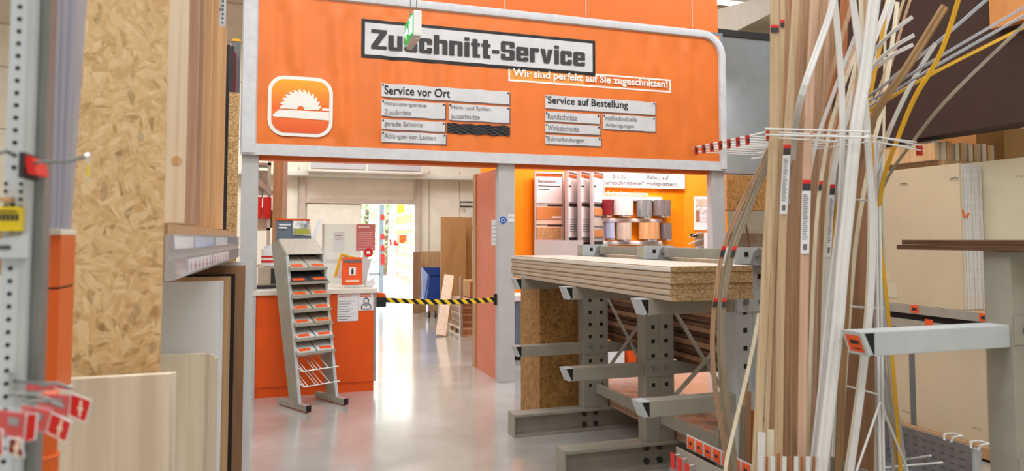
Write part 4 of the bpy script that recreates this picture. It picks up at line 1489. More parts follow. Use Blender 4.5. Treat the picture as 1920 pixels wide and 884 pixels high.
# hook with red clip and tag
q = P(60, 305, Y=1.24)
t = thing('display_hook', 'wire display hook with a red clip reaching over the strand board', 'hook', q)
a, b_ = P(46, 290, Y=1.24), P(72, 328, Y=1.24)
MB().prism([(a.x, 1.23, a.z), (b_.x - .006, 1.23, a.z - .004), (b_.x, 1.23, b_.z), (a.x + .008, 1.23, b_.z)], (0, .066, 0)).build('clip', 'red', t)
MB().box(a.x - .003, a.x + .004, 1.225, 1.3, b_.z - .006, a.z + .002).build('clip_back', 'ink', t)
MB().tube([P(60, 308, Y=1.235), P(75, 304, Y=1.225), P(120, 303, Y=1.22), P(145, 299, Y=1.22), P(165, 293, Y=1.22)], .0026, 8, (0, 1, 0)).build('prong', 'wire_grey', t)
MB().cyl(P(161, 294, Y=1.22), P(169, 293, Y=1.22), .0045, 10).build('tip', 'silver', t)
a, b_ = P(163, 297, Y=1.218), P(169, 339, Y=1.218)
MB().box(a.x, b_.x, 1.216, 1.219, b_.z, a.z).build('tag_sleeve', 'film', t)
a, b_ = P(164, 309, Y=1.218), P(169, 333, Y=1.218)
MB().box(a.x, b_.x, 1.2145, 1.2158, b_.z, a.z).build('tag_card', 'yellow', t)
tag(MB().tube([P(-10, 290, Y=1.22), P(10, 283, Y=1.22), P(28, 291, Y=1.25)], .003, 8, (0, 1, 0)).build('wire_hook', 'wire_grey'),
    'short grey wire hook at the left edge beside the perforated upright', 'hook')

# hanging blister packs, bottom left
packs = [((0, 756), (60, 828), 1.10, 8, 'front blister pack low at the left edge'),
         ((92, 742), (132, 800), 1.16, 16, 'blister pack with a red euro-slot card nearest the middle'),
         ((128, 730), (170, 790), 1.21, 16, 'blister pack reaching furthest right over the plywood'),
         ((44, 722), (98, 742), 1.27, 0, 'blister pack at the back seen edge on'),
         ((-10, 800), (40, 850), 1.06, 10, 'dark red blister pack lowest at the left edge')]


def blister(lab, pts_card, pts_shell, y, slot=True, cm='red'):
    q = P(*pts_card[0], Y=y)
    t = thing('blister_pack', lab, 'pack', (q.x, y, P(*pts_card[2], Y=y).z), 0, 'red blister packs on hooks')
    card = MB().prism([P(px, py, Y=y) for px, py in pts_card], (0, .002, 0)).build('card', cm, t)
    cen = sum((P(px, py, Y=y) for px, py in pts_card), Vector()) / len(pts_card)
    rim = [P(px, py, Y=y) for px, py in pts_card]
    MB().tube(rim, .0012, 6, (0, 1, 0), closed=True).build('card_edge', 'white', t)
    if slot:
        s = .012
        e1 = (rim[1] - rim[0]).normalized()
        e2 = (rim[3] - rim[0]).normalized()
        c = cen + e1 * .002
        w = [(-.1, -1), (.1, -1), (.12, -.3), (.3, 0), (.12, .3), (.1, 1), (-.1, 1), (-.12, .3), (-.3, 0), (-.12, -.3)]
        MB().prism([c + e1 * (u * s) * 1.2 + e2 * (v * s) - YV * .003 for u, v in w], (0, .002, 0)).build('hanger_slot', 'orange_pale', t)
    if pts_shell:
        MB().prism([P(px, py, Y=y - .012) for px, py in pts_shell], (0, .02, 0)).build('blister_shell', 'blister', t)
        c2 = [P(px, py, Y=y - .002) for px, py in pts_shell]
        cc = sum(c2, Vector()) / len(c2)
        MB().prism([cc + (p - cc) * .93 for p in c2], (0, .004, 0)).build('back_card', 'red', t)
        MB().prism([cc + (p - cc) * Vector((.3, 0, .3)).x + Vector((.006, -.004, .004)) for p in c2], (0, .003, 0)).build('contents', 'galv', t)
    return t


blister('blister pack with red slotted card reaching furthest right over the plywood', [(133, 738), (172, 752), (160, 793), (129, 779)], [(70, 738), (133, 742), (128, 784), (66, 770)], 1.24)
blister('blister pack with red slotted card just left of the furthest one', [(97, 774), (134, 793), (123, 830), (87, 811)], [(40, 760), (94, 772), (86, 812), (30, 806)], 1.17)
blister('clear fronted red blister pack at the left edge, above the maroon card', [(50, 777), (70, 776), (66, 824), (44, 830)], [(-14, 768), (48, 776), (44, 826), (-14, 815)], 1.11, False)
blister('red blister pack seen nearly edge on at the top of the hanging packs', [(106, 722), (136, 725), (134, 734), (104, 730)], [(48, 722), (104, 724), (102, 734), (46, 734)], 1.3, False)
blister('maroon slotted card hanging lowest among the packs', [(18, 822), (38, 824), (46, 858), (14, 850)], None, 1.08, True, 'maroon')
blister('red card cut by the left edge of the view below the packs', [(-14, 806), (4, 806), (6, 855), (-14, 855)], None, 1.05, False)
hk = MB()
for (px, py, y) in ((60, 740, 1.235), (40, 776, 1.165), (10, 764, 1.1)):
    a = P(px, py, Y=y)
    hk = MB().tube([(ub - .01, 1.305, a.z + .01), (a.x, y + .02, a.z + .012), (a.x + .03, y + .01, a.z + .012), (a.x + .05, y + .004, a.z + .004)], .0024, 8)
    tag(hk.build('wire_hook', 'wire_grey'), 'wire hook carrying red blister packs at the bottom left', 'hook', 'hooks of the blister packs')
# shadowed shelf end below the packs
# clear plastic strips leaning behind the upright
for k, (xt, xb) in enumerate(((76, 68), (92, 80), (108, 90), (124, 100), (146, 112))):
    y = 1.66 + .012 * k
    wq = .021
    a, b_ = P(xb, 430, Y=y), P(xt, -60, Y=y)
    mb = MB()
    mb.sweep([a, b_], [(-wq, 0), (-wq * .4, -.004), (0, 0), (wq * .4, -.004), (wq, 0), (wq * .4, .002), (0, .006), (-wq * .4, .002)])
    tag(mb.build('plastic_strip', 'plastic_strip'), 'clear greyish plastic strip standing between the upright and the strand board', 'strip', 'clear plastic strips')
# orange box column and pipe
y = 1.72
a, b_ = P(62, 430, Y=y), P(106, 720, Y=y)
zbx = P(80, 742, Y=1.72).z
t = thing('orange_box', 'tall flat orange box with a cream rim beside the strand board', 'box', ((a.x + b_.x) / 2, y, zbx))
MB().box(a.x, b_.x, y, y + .12, P(80, 542, Y=y).z + .002, a.z - .012, .003).box(a.x, b_.x, y, y + .12, zbx, P(80, 542, Y=y).z - .002, .003).build('box_body', 'orange_pipe', t)
MB().box(a.x - .004, b_.x, y - .003, y + .123, a.z - .012, a.z, .002).build('cream_rim', 'cream', t)
MB().box(a.x + .002, b_.x - .002, y + .004, y + .116, P(80, 542, Y=y).z - .002, P(80, 542, Y=y).z + .002).build('joint', 'black', t)
q = P(62, 560, Y=1.6)
tag(MB().box(q.x - .012, q.x + .0, 1.6, 1.65, 0.05, P(62, 400, Y=1.6).z).build('aluminium_angle', 'taupe'), 'narrow pale upright strip between perforated upright and orange box', 'strip')
q = P(76, 840, Y=1.5)
t = thing('drain_pipe', 'orange brown plastic drain pipe with a socket at the bottom left', 'pipe', (q.x, 1.5, 0))
zt_ = P(76, 738, Y=1.5).z
zr = P(76, 856, Y=1.5).z
MB().cyl((q.x, 1.5, 0), (q.x, 1.5, zt_), .026, 24).build('pipe_body', 'orange_pipe', t, smooth=True)
MB().tube([(q.x + .027 * math.cos(i * math.pi / 12), 1.5 + .027 * math.sin(i * math.pi / 12), zr) for i in range(24)], .004, 8, (0, 0, 1), closed=True).cyl(
    (q.x, 1.5, 0), (q.x, 1.5, zr), .03, 24, .029).build('socket', 'orange_pipe', t, smooth=True)

# big strand board
yo = 2.12
xr0 = P(309, 300, Y=yo).x
tag(MB().box(P(60, 500, Y=yo).x, xr0, yo, yo + .018, .1, 3.1).build('strand_board', 'osb'), 'large upright strand board sheet in the left foreground', 'board')
# plywood in front and behind
def sheetL(name, label, mat, px_r, py_top, width, th, group=None, py_ref=None, zb=.04, cat='board', dy=0.0):
    y = yrack(px_r) if py_ref is None else py_ref
    q = P(px_r, py_top, Y=y)
    return tag(MB().box(q.x - width, q.x, y, y + th, zb, q.z).build(name, mat), label, cat, group)


sheetL('plywood_sheet', 'pale poplar plywood sheet standing in front of the strand board', 'ply', 319, 702, .52, .018, None, 1.98)
sheetL('plywood_sheet', 'second pale plywood sheet right behind the front plywood', 'ply_light', 329, 700, .5, .018, None, 2.06)
for k, (px, py, m_) in enumerate(((384, 663, 'ply_light'), (393, 664, 'ply'), (401, 666, 'ply_light'), (409, 672, 'ply_light'))):
    sheetL('plywood_sheet', ('cream plywood sheet standing left below the white board, frontmost of four', 'cream plywood sheet second from the front below the white board',
                             'cream plywood sheet third from the front below the white board', 'cream plywood sheet hindmost of four below the white board')[k], m_, px, py, .4, .016)
sheetL('white_board', 'white lacquered board under the shelf rail, front face visible', 'panel_white', 411, 528, .5, .02)
sheetL('white_board', 'second white board close behind the first under the shelf rail', 'panel_white', 419, 527, .5, .02)
t0 = sheetL('veneer_board', 'light oak board behind the white boards under the rail', 'oak', 433, 519, .6, .02)
t0 = sheetL('dark_edged_board', 'thin board with black edge behind the light oak board', 'black', 441, 514, .6, .012)
sheetL('veneer_board', 'brown board behind the black edged board under the rail', 'brown_board', 460, 498, .7, .03, py_ref=yrack(441) + .1)
sheetL('white_board', 'white edged board hindmost at the right end of the left rack', 'panel_white', 475, 491, .7, .03, py_ref=yrack(441) + .3)
# upper planks above the rail
ups = [('pine_plank', 'whitish pine plank with a knot directly right of the strand board', 'pine', 346, -60, .3, .05),
       ('hardwood_plank', 'greyish brown plank beside the whitish pine plank', 'rosewood', 368, -60, .3, .03),
       ('hardwood_plank', 'narrow reddish brown plank between grey brown and beech planks', 'rosewood', 378, -60, .3, .03),
       ('beech_plank', 'light beech plank left of two beech planks', 'beech', 393, -60, .3, .04),
       ('beech_plank', 'light beech plank in the middle of the beech planks', 'beech', 405, -60, .3, .04),
       ('beech_plank', 'beech plank at the right with a cut top below the steel strip', 'beech', 425, 50, .4, .04),
       ('dark_sheet', 'thin dark sheet standing in for the shaded gap right of the beech planks', 'dark', 431, 84, .4, .03),  # dark sheet paints the shade in the gap between the planks
       ('chipboard_sheet', 'yellowish chipboard sheet ending below the grey sheets at the left gate post', 'chip_pale', 449, 174, .4, .03)]
for k_, (nm, lb, m_, px, py, w, th) in enumerate(ups):
    y = yrack(px - 4 if py < 0 else px, -.01)
    q = P(px - 4 if py < 0 else px, 440 if py < 0 else py, Y=y)
    z1 = 4.0 if py < 0 else q.z
    o = tag(MB().box(q.x - w, q.x, y, y + th, .042 if k_ > 6 else 1.60, z1).build(nm, m_), lb, 'plank' if 'plank' in nm else 'board')
    if nm == 'pine_plank':
        kn = P(331, 302, Y=y)
        WM[o.name] = o.matrix_world.copy()
        MB().cyl((kn.x, y + .001, kn.z), (kn.x, y - .001, kn.z), .016, 14).build('knot', 'beech', o)
# shelf that carries the planks
y0r, y1r = 2.2, 5.0
ra, rb = Vector((XL(y0r), y0r, 0)), Vector((XL(y1r), y1r, 0))
zt1, zb1 = 1.563, 1.432
t = thing('shelf_rail', 'shelf edge with two rows of clear price rails in the left rack', 'shelf', ((ra + rb) / 2 + ZV * zb1))
MB().prism([ra + Vector((-.6, .06, zb1 + .02)), rb + Vector((-.6, 0, zb1 + .02)), rb + Vector((-.012, 0, zb1 + .02)), ra + Vector((-.012, .06, zb1 + .02))], (0, 0, .14)).build('shelf_board', 'oak', t)
e0, e1 = P(304, 480, Y=2.21), P(318, 480, Y=2.21)
MB().box(e0.x - .1, ra.x - .002, 2.205, 2.24, zb1, zt1).build('end_board', 'oak', t)
dr = (rb - ra).normalized()
nr = Vector((dr.y, -dr.x, 0))
for z0, z1, nm in ((zb1, zb1 + .058, 'price_rail'), (zt1 - .05, zt1, 'price_rail')):
    o = MB().prism([ra + ZV * z0, ra + ZV * z1, ra + ZV * (z1 - .003) + nr * .012, ra + ZV * (z0 + .003) + nr * .016], rb - ra).build(nm, 'film', t)
MB().prism([ra + ZV * zb1, ra + ZV * zt1, ra + ZV * zt1 - nr * .012, ra + ZV * zb1 - nr * .012], rb - ra).build('rail_back', 'post', t)
L_ = (rb - ra).length
for z0, z1, ls in ((zb1 + .006, zb1 + .05, ((.04, 'maroon'), (.14, 'paper'), (.42, 'paper'), (.74, 'ink_soft'))), (zt1 - .044, zt1 - .008, ((.03, 'paper'), (.2, 'blue_pale'), (.45, 'paper'), (.7, 'ink_soft')))):
    for i, (u_, m_) in enumerate(ls):
        u2 = (ls[i + 1][0] if i + 1 < len(ls) else 1.0) - .02
        a, b_ = ra + dr * (L_ * u_), ra + dr * (L_ * u2)
        MB().prism([a + nr * .001 + ZV * z0, b_ + nr * .001 + ZV * z0, b_ + nr * .001 + ZV * z1, a + nr * .001 + ZV * z1], nr * .001).build('price_card', m_, t)
        if z0 < 1.5 and i in (1, 2):
            n_ = 6
            for j in range(n_):
                c_ = a + (b_ - a) * ((j + .4) / n_)
                c2 = c_ + (b_ - a) * (.16 / n_)
                MB().prism([c_ + nr * .003 + ZV * (z0 + .004), c2 + nr * .003 + ZV * (z0 + .004), c2 + nr * .003 + ZV * (z1 - .01), c_ + nr * .003 + ZV * (z1 - .01)], nr * .0005).build('red_mark', 'red', t)
# base shelf that carries the boards
tag(MB().prism([(-.95, 1.9, 0), (XL(1.9) + .0, 1.9, 0), (XL(6.4) + .0, 6.4, 0), (-.95, 6.4, 0)], (0, 0, .038)).build('base_shelf', 'rack'), 'low grey base shelf under the boards of the left rack', 'shelf')
# things seen above between the planks and the banner
a, b_ = P(406, -40, Y=5.3), P(423, 50, Y=5.3)
t = thing('steel_strut', 'galvanised perforated strut hanging at the top above the beech plank', 'strut', ((a.x + b_.x) / 2, 5.3, b_.z))
mb = MB()
for k in range(30):
    z = b_.z + .02 + .03 * k
    mb.box(b_.x - .026, b_.x - .014, 5.298, 5.301, z, z + .014)
MB().box(b_.x - .04, b_.x, 5.3, 5.34, b_.z, 6.2).build('strut_body', 'galv', t, extra=(mb, 'ink'))
MB().box(b_.x - .1, b_.x - .03, 5.28, 5.36, P(404, 17, Y=5.3).z, 6.0).build('bracket', 'rack', t)
for k, (p0, p1, py, m_, lb) in enumerate(((431, 437, 86, 'dark', 'dark sheet edge at the left of the tall grey sheets'), (433, 441, 98, 'maroon', 'dark red narrow sheet edge among the tall grey sheets'), (436, 449, 77, 'ink_soft', 'grey sheet with an ochre top edge beside the banner'))):
    a, b_ = P(p0, py, Y=6.0 + .06 * k), P(p1, 180, Y=6.0 + .06 * k)
    t = thing('sheet_edge', lb, 'board', ((a.x + b_.x) / 2, 6.0, 1.6))
    y = 6.0 + .06 * k
    MB().box(a.x, b_.x, y, y + .04, 0, a.z).build('sheet_body', m_, t)
    if k == 2:
        MB().box(a.x, b_.x, y - .004, y + .044, a.z, a.z + .02).build('top_edge', 'yellow_strip', t)

# ================================================================== CANTILEVER RACK
UX0, UX1 = 2.42, 2.64
ZARM, ZLOW, ZTOP = 1.232, 0.70, 1.50
ARM_H = 0.085


def arm(par, y, ztop, x0=1.83, x1=UX0, name='arm', mat='rack', hy=.045):
    """hollow arm with a slanting end plate; a black filler paints the shade in the gap behind the plate"""
    z0 = ztop - ARM_H
    o = MB().box(x0 + .062, x1, y - hy, y + hy, z0, ztop, .005).build(name, mat, par)
    MB().prism([(x0, y - hy, ztop), (x0 + .014, y - hy, ztop), (x0 + .056, y - hy, z0), (x0 + .034, y - hy, z0)], (0, 2 * hy, 0)).box(
        x0 + .012, x0 + .064, y - hy, y + hy, ztop - .004, ztop).box(x0 + .04, x0 + .064, y - hy, y + hy, z0, z0 + .004).build('end_plate', 'rack_light', o)  # paler tone puts the light on the end plate into its colour
    MB().prism([(x0 + .012, y - hy + .004, ztop - .004), (x0 + .064, y - hy + .004, ztop - .004), (x0 + .064, y - hy + .004, z0 + .004), (x0 + .052, y - hy + .004, z0 + .004)], (0, .006, 0)).build('shade_wedge', 'black', o)  # black filler, painted shade inside the open gap
    return o


def upright(par, y, z1=ZTOP, mat='rack', x0=UX0, x1=UX1, holes=True):
    d = .055
    mb = MB()
    xm = (x0 + x1) / 2
    mb.box(x0, xm - .002, y - d, y + d, .175, z1, .004)
    mb.box(xm - .003, xm + .003, y - d + .004, y + d, .175, z1 - .002)
    mb.box(xm + .002, x1, y - d, y + d, .175, z1, .004)
    h = MB()
    z = .36
    while holes and z < z1 - .03:
        for xx in (x0 + .06, x1 - .06):
            h.box(xx - .013, xx + .013, y - d - .001, y - d + .004, z - .013, z + .013)
        z += .098
    o = mb.build('upright', mat, par, extra=(h, 'black'))
    for zc in (ZLOW - .03, ZARM - .03):
        MB().box(x0 + .004, x1 - .004, y - d - .006, y - d - .001, zc - .055, zc + .055).build('arm_plate', mat, o)
        for xx in (x0 + .06, x1 - .06):
            MB().cyl((xx, y - d - .001, zc), (xx, y - d - .02, zc), .017, 6).build('bolt', 'zinc', o)
    return o


def base_leg(par, y, x0=1.83, x1=3.35):
    mb = MB()
    w = .075
    mb.box(x0, x1, y - w, y + w, .155, .175, .002)
    mb.box(x0, x1, y - w, y + w, 0, .02, .002)
    mb.box(x0, x1, y - .012, y + .012, .02, .155)
    o = mb.build('base_leg', 'rack', par)
    MB().box(x0 - .012, x0, y - w, y + w, 0, .178, .002).build('end_plate', 'rack', o)
    for zz in (.045, .13):
        for xx in (UX0 + .02, UX0 + .12):
            MB().cyl((xx, y - .012, zz), (xx, y - .032, zz), .02, 6).build('bolt', 'ink', o)


cr = thing('cantilever_rack', 'beige grey cantilever rack carrying the thick worktop stack', 'rack', (2.5, 4.4, 0))
UYS = (5.46, 4.44, 3.43)
for k, y in enumerate(UYS):
    upright(cr, y, mat='rack_light' if k == 2 else 'rack')  # paler copy paints the bluish light on the third upright
    base_leg(cr, y)
    for z in (ZARM, ZLOW):
        arm(cr, y, z)
        MB().box(UX1, 3.25, y - .03, y + .03, z - ARM_H, z, .005).build('arm', 'rack', cr)
    MB().box(UX0 - .004, UX1 + .004, y - .06, y - .055, ZTOP - .09, ZTOP + .002).build('lit_head_face', 'rack_light', cr)  # lighter face paints the bluish light on the upright's top
    br = MB()
    x = UX1 - .08
    br.prism([(x - .05, y - .068, ZTOP - .1), (x + .05, y - .068, ZTOP - .1), (x + .035, y - .068, ZTOP - .02), (x + .01, y - .068, ZTOP + .0), (x - .02, y - .068, ZTOP - .02)], (0, .008, 0))
    br.box(x - .05, x + .05, y - .12, y - .06, ZTOP - .1, ZTOP - .092)
    br.build('beam_bracket', 'galv', cr)
    MB().cyl((x, y - .068, ZTOP - .05), (x, y - .082, ZTOP - .05), .012, 6).build('bolt', 'zinc', cr)
    MB().box(UX0 + .06, UX0 + .085, y - .062, y - .0595, ZTOP - .05, ZTOP - .025).build('head_hole', 'black', cr)
for a, b_ in ((0, 1), (1, 2)):
    ya, yb = UYS[a] - .06, UYS[b_] + .06
    xb = UX1 - .06
    MB().box(xb - .02, xb + .03, yb, ya, ZTOP - .075, ZTOP - .01, .004).build('top_beam', 'rack', cr)
    for (z0, z1, dx_) in ((.42, 1.12, 0), (1.12, .42, .02)):
        MB().bar((xb + dx_, ya, z0), (xb + dx_, yb, z1), .03, .006, (0, 0, 1)).build('cross_brace', 'rack', cr)
    MB().bar((xb - .03, ya, .33), (xb - .03, yb, .33), .07, .04, (0, 0, 1)).build('lower_beam', 'rack', cr)
    MB().box(xb - .055, xb - .005, ya - .0, ya + .012, .28, .38).build('beam_clip', 'galv', cr)

# the thick stack of laminated chipboard worktops
ords = ('topmost', 'second from the top', 'third from the top', 'fourth from the top', 'fifth from the top', 'lowest')
n = 6
th = .0285
for k in range(n):
    z1 = 1.4085 - k * (th + .0008)
    jx = (.0, .004, -.003, .002, -.002, .003)[k]
    jy = (.0, .004, -.004, .002, .003, -.003)[k]
    x0, x1, y0, y1 = 1.912 + jx, 2.405 + jx * .3, 3.2 + jy, 5.73 + jy * 6
    t = thing('worktop', 'beige laminated chipboard worktop, %s of six on the cantilever arms' % ords[k], 'worktop', ((x0 + x1) / 2, (y0 + y1) / 2, z1 - th), 0, 'worktops in the thick stack')
    MB().box(x0 + .002, x1, y0, y1, z1 - th, z1 - .001).build('chipboard_core', 'chip', t)
    mb = MB()
    pr = [(x0 + .0025, z1 - th), (x0, z1 - th + .004), (x0, z1 - .009), (x0 + .003, z1 - .003), (x0 + .009, z1), (x1, z1), (x1, z1 - .0012), (x0 + .009, z1 - .0014), (x0 + .0025, z1 - .009)]
    mb.prism([(x, y0 + .001, z) for x, z in pr], (0, y1 - y0 - .002, 0))
    mb.build('laminate_skin', 'laminate_light' if k == 0 else 'laminate', t)
# second stack on the far arms
for k in range(5):
    z1 = ZARM + .03 + k * .032
    tag(MB().box(2.66 + .004 * ((k * 3) % 4), 3.24, 3.22 + .02 * ((k * 2) % 3), 5.7, z1 - .03, z1 - .001, .002).build('worktop', ('chip', 'laminate')[0 if k != 4 else 1]),
        'chipboard worktop stacked on the far side arms of the cantilever rack', 'worktop', 'worktops on the far side arms')
tag(MB().box(2.68, 3.2, 3.9, 5.6, ZARM + .158, ZARM + .185, .002).build('pale_board', 'pine'), 'pale wooden board lying on top of the far side worktops', 'board')
# dark hardboard pile on the low far arms
for k in range(13):
    z0 = ZLOW + .001 + k * .0335
    rnd = random.Random(k)
    tag(MB().hexa([(2.70 + rnd.uniform(-.02, .02), 3.62, z0), (3.25, 3.62, z0), (3.25, 5.62, z0), (2.70 + rnd.uniform(-.02, .02), 5.62, z0),
                   (2.70, 3.62, z0 + .03), (3.25, 3.62, z0 + .03), (3.25, 5.62, z0 + .03), (2.70, 5.62, z0 + .03)]).build('hardboard_sheet', ('hardboard', 'brown_board', 'hardboard')[k % 3]),
        'dark brown hardboard sheet in the pile behind the cantilever uprights', 'board', 'hardboard sheets in the pile')
# film wrapped panels lying on the base legs
for k in range(3):
    tag(MB().box(2.655, 3.3, 3.3 + .02 * k, 6.1, .1775 + .029 * k, .204 + .029 * k, .002).build('film_wrapped_board', 'trim_pink'),
        'pinkish board lying on the base legs under clear film', 'board', 'film wrapped boards on the base legs')
tag(MB().grid(lambda u, v: Vector((2.648 + .66 * u, 3.3 + 2.8 * v, .268 + .006 * math.sin(29 * u + 13 * v) * math.sin(37 * v) + .004 * math.sin(61 * v + 17 * u))), 40, 120).build('plastic_film', 'film', smooth=True),
    'crinkled clear film spread over the pinkish panels', 'film')
# strand board packing block under the worktop stack
tag(MB().box(2.123, 2.61, 5.62, 6.1, 0, 1.14, .002).build('strand_board_block', 'osb_dark'), 'tall brown strand board block under the far end of the worktops', 'block')
# boxes glimpsed behind the rack
q = P(1160, 680, Y=7.0)
for k, (x, w_, h, m_, lb) in enumerate(((q.x - .2, .22, .42, 'white', 'white carton on the floor glimpsed behind the cantilever rack'), (q.x + .06, .1, .4, 'orange_counter', 'orange carton on the floor glimpsed behind the cantilever rack'), (q.x + .2, .3, .36, 'dark', 'dark carton on the floor glimpsed behind the cantilever rack'))):
    o = MB().box(x, x + w_, 6.9, 7.3, 0, h, .006).build('carton', m_)
    tag(o, lb, 'carton')

# ---- nearest unit with the arm that reaches in from the right
c2 = thing('cantilever_rack', 'pale grey cantilever upright with one long arm at the right edge', 'rack', (2.76, 2.06, 0))
fx0, fx1 = 2.67, 2.90
upright(c2, 2.06, ZTOP, 'rack', fx0, fx1, False)
o = arm(c2, 2.06, 1.222, 1.957, fx0, 'arm', 'rack_light')
ax = lambda z: 1.9555 + .034 * (1.222 - z) / ARM_H
for (ya_, yb_, z0, z1, m_, dxx) in ((2.028, 2.094, 1.148, 1.208, 'orange_tag', 0), (2.04, 2.08, 1.176, 1.19, 'dark', -.0012), (2.04, 2.075, 1.158, 1.162, 'dark', -.0012)):
    MB().prism([(ax(z0) + dxx, ya_, z0), (ax(z0) + dxx, yb_, z0), (ax(z1) + dxx, yb_, z1), (ax(z1) + dxx, ya_, z1)], (.0012, 0, 0)).build('price_label' if m_ != 'dark' else 'printing', m_, o)
base_leg(c2, 2.06, 2.6, 3.4)
for k in range(2):
    tag(MB().box(2.64 + .03 * k, 3.3, 1.85, 2.5, 1.502 + .022 * k, 1.522 + .022 * k, .002).build('dark_sheet', 'hardboard'),
        ('dark brown board lying on top of the right cantilever upright, lower one', 'dark brown board lying on top of the right cantilever upright, upper one')[k], 'board')

# ================================================================== RIGHT RACK WITH PALE BOARDS
XR = 4.754
rr = thing('board_rack', 'long storage rack with pale boards on two levels along the right side', 'rack', (5.1, 4.6, 0))
MB().box(XR - .03, 5.7, 3.5, 6.4, .02, .10).build('base_beam', 'oak', rr)
MB().box(XR - .02, XR + .03, 3.62, 6.4, .965, 1.03, .003).build('shelf_beam', 'rack', rr)
MB().box(XR + .03, XR + .06, 3.64, 6.4, .915, .965).build('dark_gap', 'dark', rr)
MB().box(XR - .02, XR + .03, 3.66, 6.4, .85, .915, .003).build('shelf_beam', 'rack', rr)
MB().box(XR + .03, 7.4, 3.62, 6.6, .99, 1.03).build('shelf_deck', 'oak', rr)
for y in (3.6, 4.85, 6.3):
    h = MB()
    for k in range(40):
        h.box(5.575, 5.6, y - .001, y + .001, .2 + .06 * k, .225 + .06 * k)
    MB().box(5.55, 5.65, y, y + .1, .1, 2.9).build('rack_post', 'rack_light', rr, extra=(h, 'ink'))
for px, py in ((1715, 580), (1845, 596)):
    q = P(px, py, X=XR - .021)
    MB().box(XR - .0235, XR - .0205, q.y - .035, q.y + .035, q.z - .03, q.z + .03).build('price_label', 'orange_tag', rr)
    MB().box(XR - .0245, XR - .0236, q.y - .02, q.y + .02, q.z - .012, q.z + .01).build('printing', 'dark', rr)
q = P(1742, 607, X=XR - .021)
MB().box(XR - .0235, XR - .0205, q.y - .035, q.y + .035, q.z - .03, q.z + .03).build('price_label', 'orange_tag', rr)
# upper boards: a pack standing on the shelf, then a second pack nearer
ydg = 3.93
xe_ = P(1846, 450, Y=ydg).x
nb = 9
tb = (xe_ - XR) / nb
for k in range(nb):
    o = MB().box(XR + tb * k + .001, XR + tb * (k + 1) - .001, ydg + .004 * ((k * 5) % 3), 6.0, 1.032, 2.10 - .002 * k, .002).build('pale_board', 'board_cream' if k == 0 else 'board_edge')
    tag(o, 'cream kraft covered front board of the upper pack on the right rack' if k == 0 else 'white edged board in the upper pack behind the cream front board', 'board', None if k == 0 else 'white edged boards of the upper pack')
    if k == 0:
        WM[o.name] = o.matrix_world.copy()
        for (px, py) in ((1694, 347), (1788, 337)):
            q = P(px, py, X=XR - .001)
            mb = MB()
            for i in range(4):
                mb.bar(q + Vector((0, .03 - .02 * i, .008)), q + Vector((0, .022 - .02 * i, -.008)), .004, .002, (1, 0, 0))
            mb.box(q.x - .001, q.x + .0008, q.y - .035, q.y + .03, q.z + .01, q.z + .014)
            mb.build('printed_mark', 'ink_soft', o)
        q = P(1665, 535, X=XR - .001)
        mb = MB()
        mb.box(q.x, q.x + .001, q.y - .09, q.y + .05, q.z - .1, q.z + .02)
        mb.cyl(q + Vector((0, 0, .06)), q + Vector((.001, 0, .06)), .03, 12)
        mb.build('printed_mark', 'board_pale', o)
# red chalk ticks on the pack's edge
for (p0, p1) in (((1806, 396), (1808, 408)), ((1817, 402), (1812, 407))):
    pass
o = bpy.data.objects['pale_board.002']
WM[o.name] = o.matrix_world.copy()
for (p0, p1) in (((1805, 394), (1808, 408)), ((1817, 400), (1812, 408))):
    a, b_ = P(*p0, Y=ydg - .002), P(*p1, Y=ydg - .002)
    MB().bar(a, b_, .016, .002, (1, 0, 0)).build('chalk_tick', 'orange_tag', o)
for k in range(3):
    x = xe_ + .006 + .03 * k
    o = tag(MB().box(x, x + .028, 3.0, 4.6, 1.032, 2.12 - .002 * k, .002).build('pale_board', 'board_pale'),
            'pale greenish board of the nearer upper pack' if k else 'pale greenish front board of the nearer upper pack', 'board', 'greenish boards behind the first' if k else None)
    if k == 0:
        WM[o.name] = o.matrix_world.copy()
        q = P(1912, 331, X=x - .001)
        mb = MB()
        for i in range(4):
            mb.bar(q + Vector((0, .03 - .02 * i, .008)), q + Vector((0, .022 - .02 * i, -.008)), .004, .002, (1, 0, 0))
        mb.build('printed_mark', 'ink_soft', o)
# lower boards
ya = P(1727, 750, X=XR).y
yb = P(1737, 750, X=XR).y
for k, (y0, y1, lb) in enumerate(((3.775, 4.36, 'wide cream board on the lower level of the right rack, nearer one'), (4.42, 5.9, 'cream board on the lower level left of the grey seam'))):
    o = tag(MB().box(XR, XR + .12, y0, y1, .102, .845, .002).build('pale_board', 'board_cream'), lb, 'board')
    WM[o.name] = o.matrix_world.copy()
    for (px, py) in (((1830, 804),) if k == 0 else ((1697, 772),)):
        q = P(px, py, X=XR - .001)
        mb = MB()
        for i in range(4):
            mb.bar(q + Vector((0, .03 - .02 * i, .008)), q + Vector((0, .022 - .02 * i, -.008)), .004, .002, (1, 0, 0))
        mb.build('printed_mark', 'ink_soft', o)
tag(MB().box(XR + .01, XR + .1, 4.365, 4.415, .102, .845).build('spacer_strip', 'ink_soft'), 'grey spacer strip between the two lower cream boards', 'strip')
for k in range(9):
    z0 = .102 + .06 * k
    w_ = .02 * ((k * 7) % 4)
    tag(MB().box(XR + .02 + w_, XR + .4, 3.62 + .5 * w_, 3.765, z0, z0 + .054, .003).build('brown_bundle', ('hardboard', 'brown_board')[k % 2]),
        'dark brown offcut bundle piled at the near end of the lower cream boards', 'bundle', 'brown bundles at the board end')
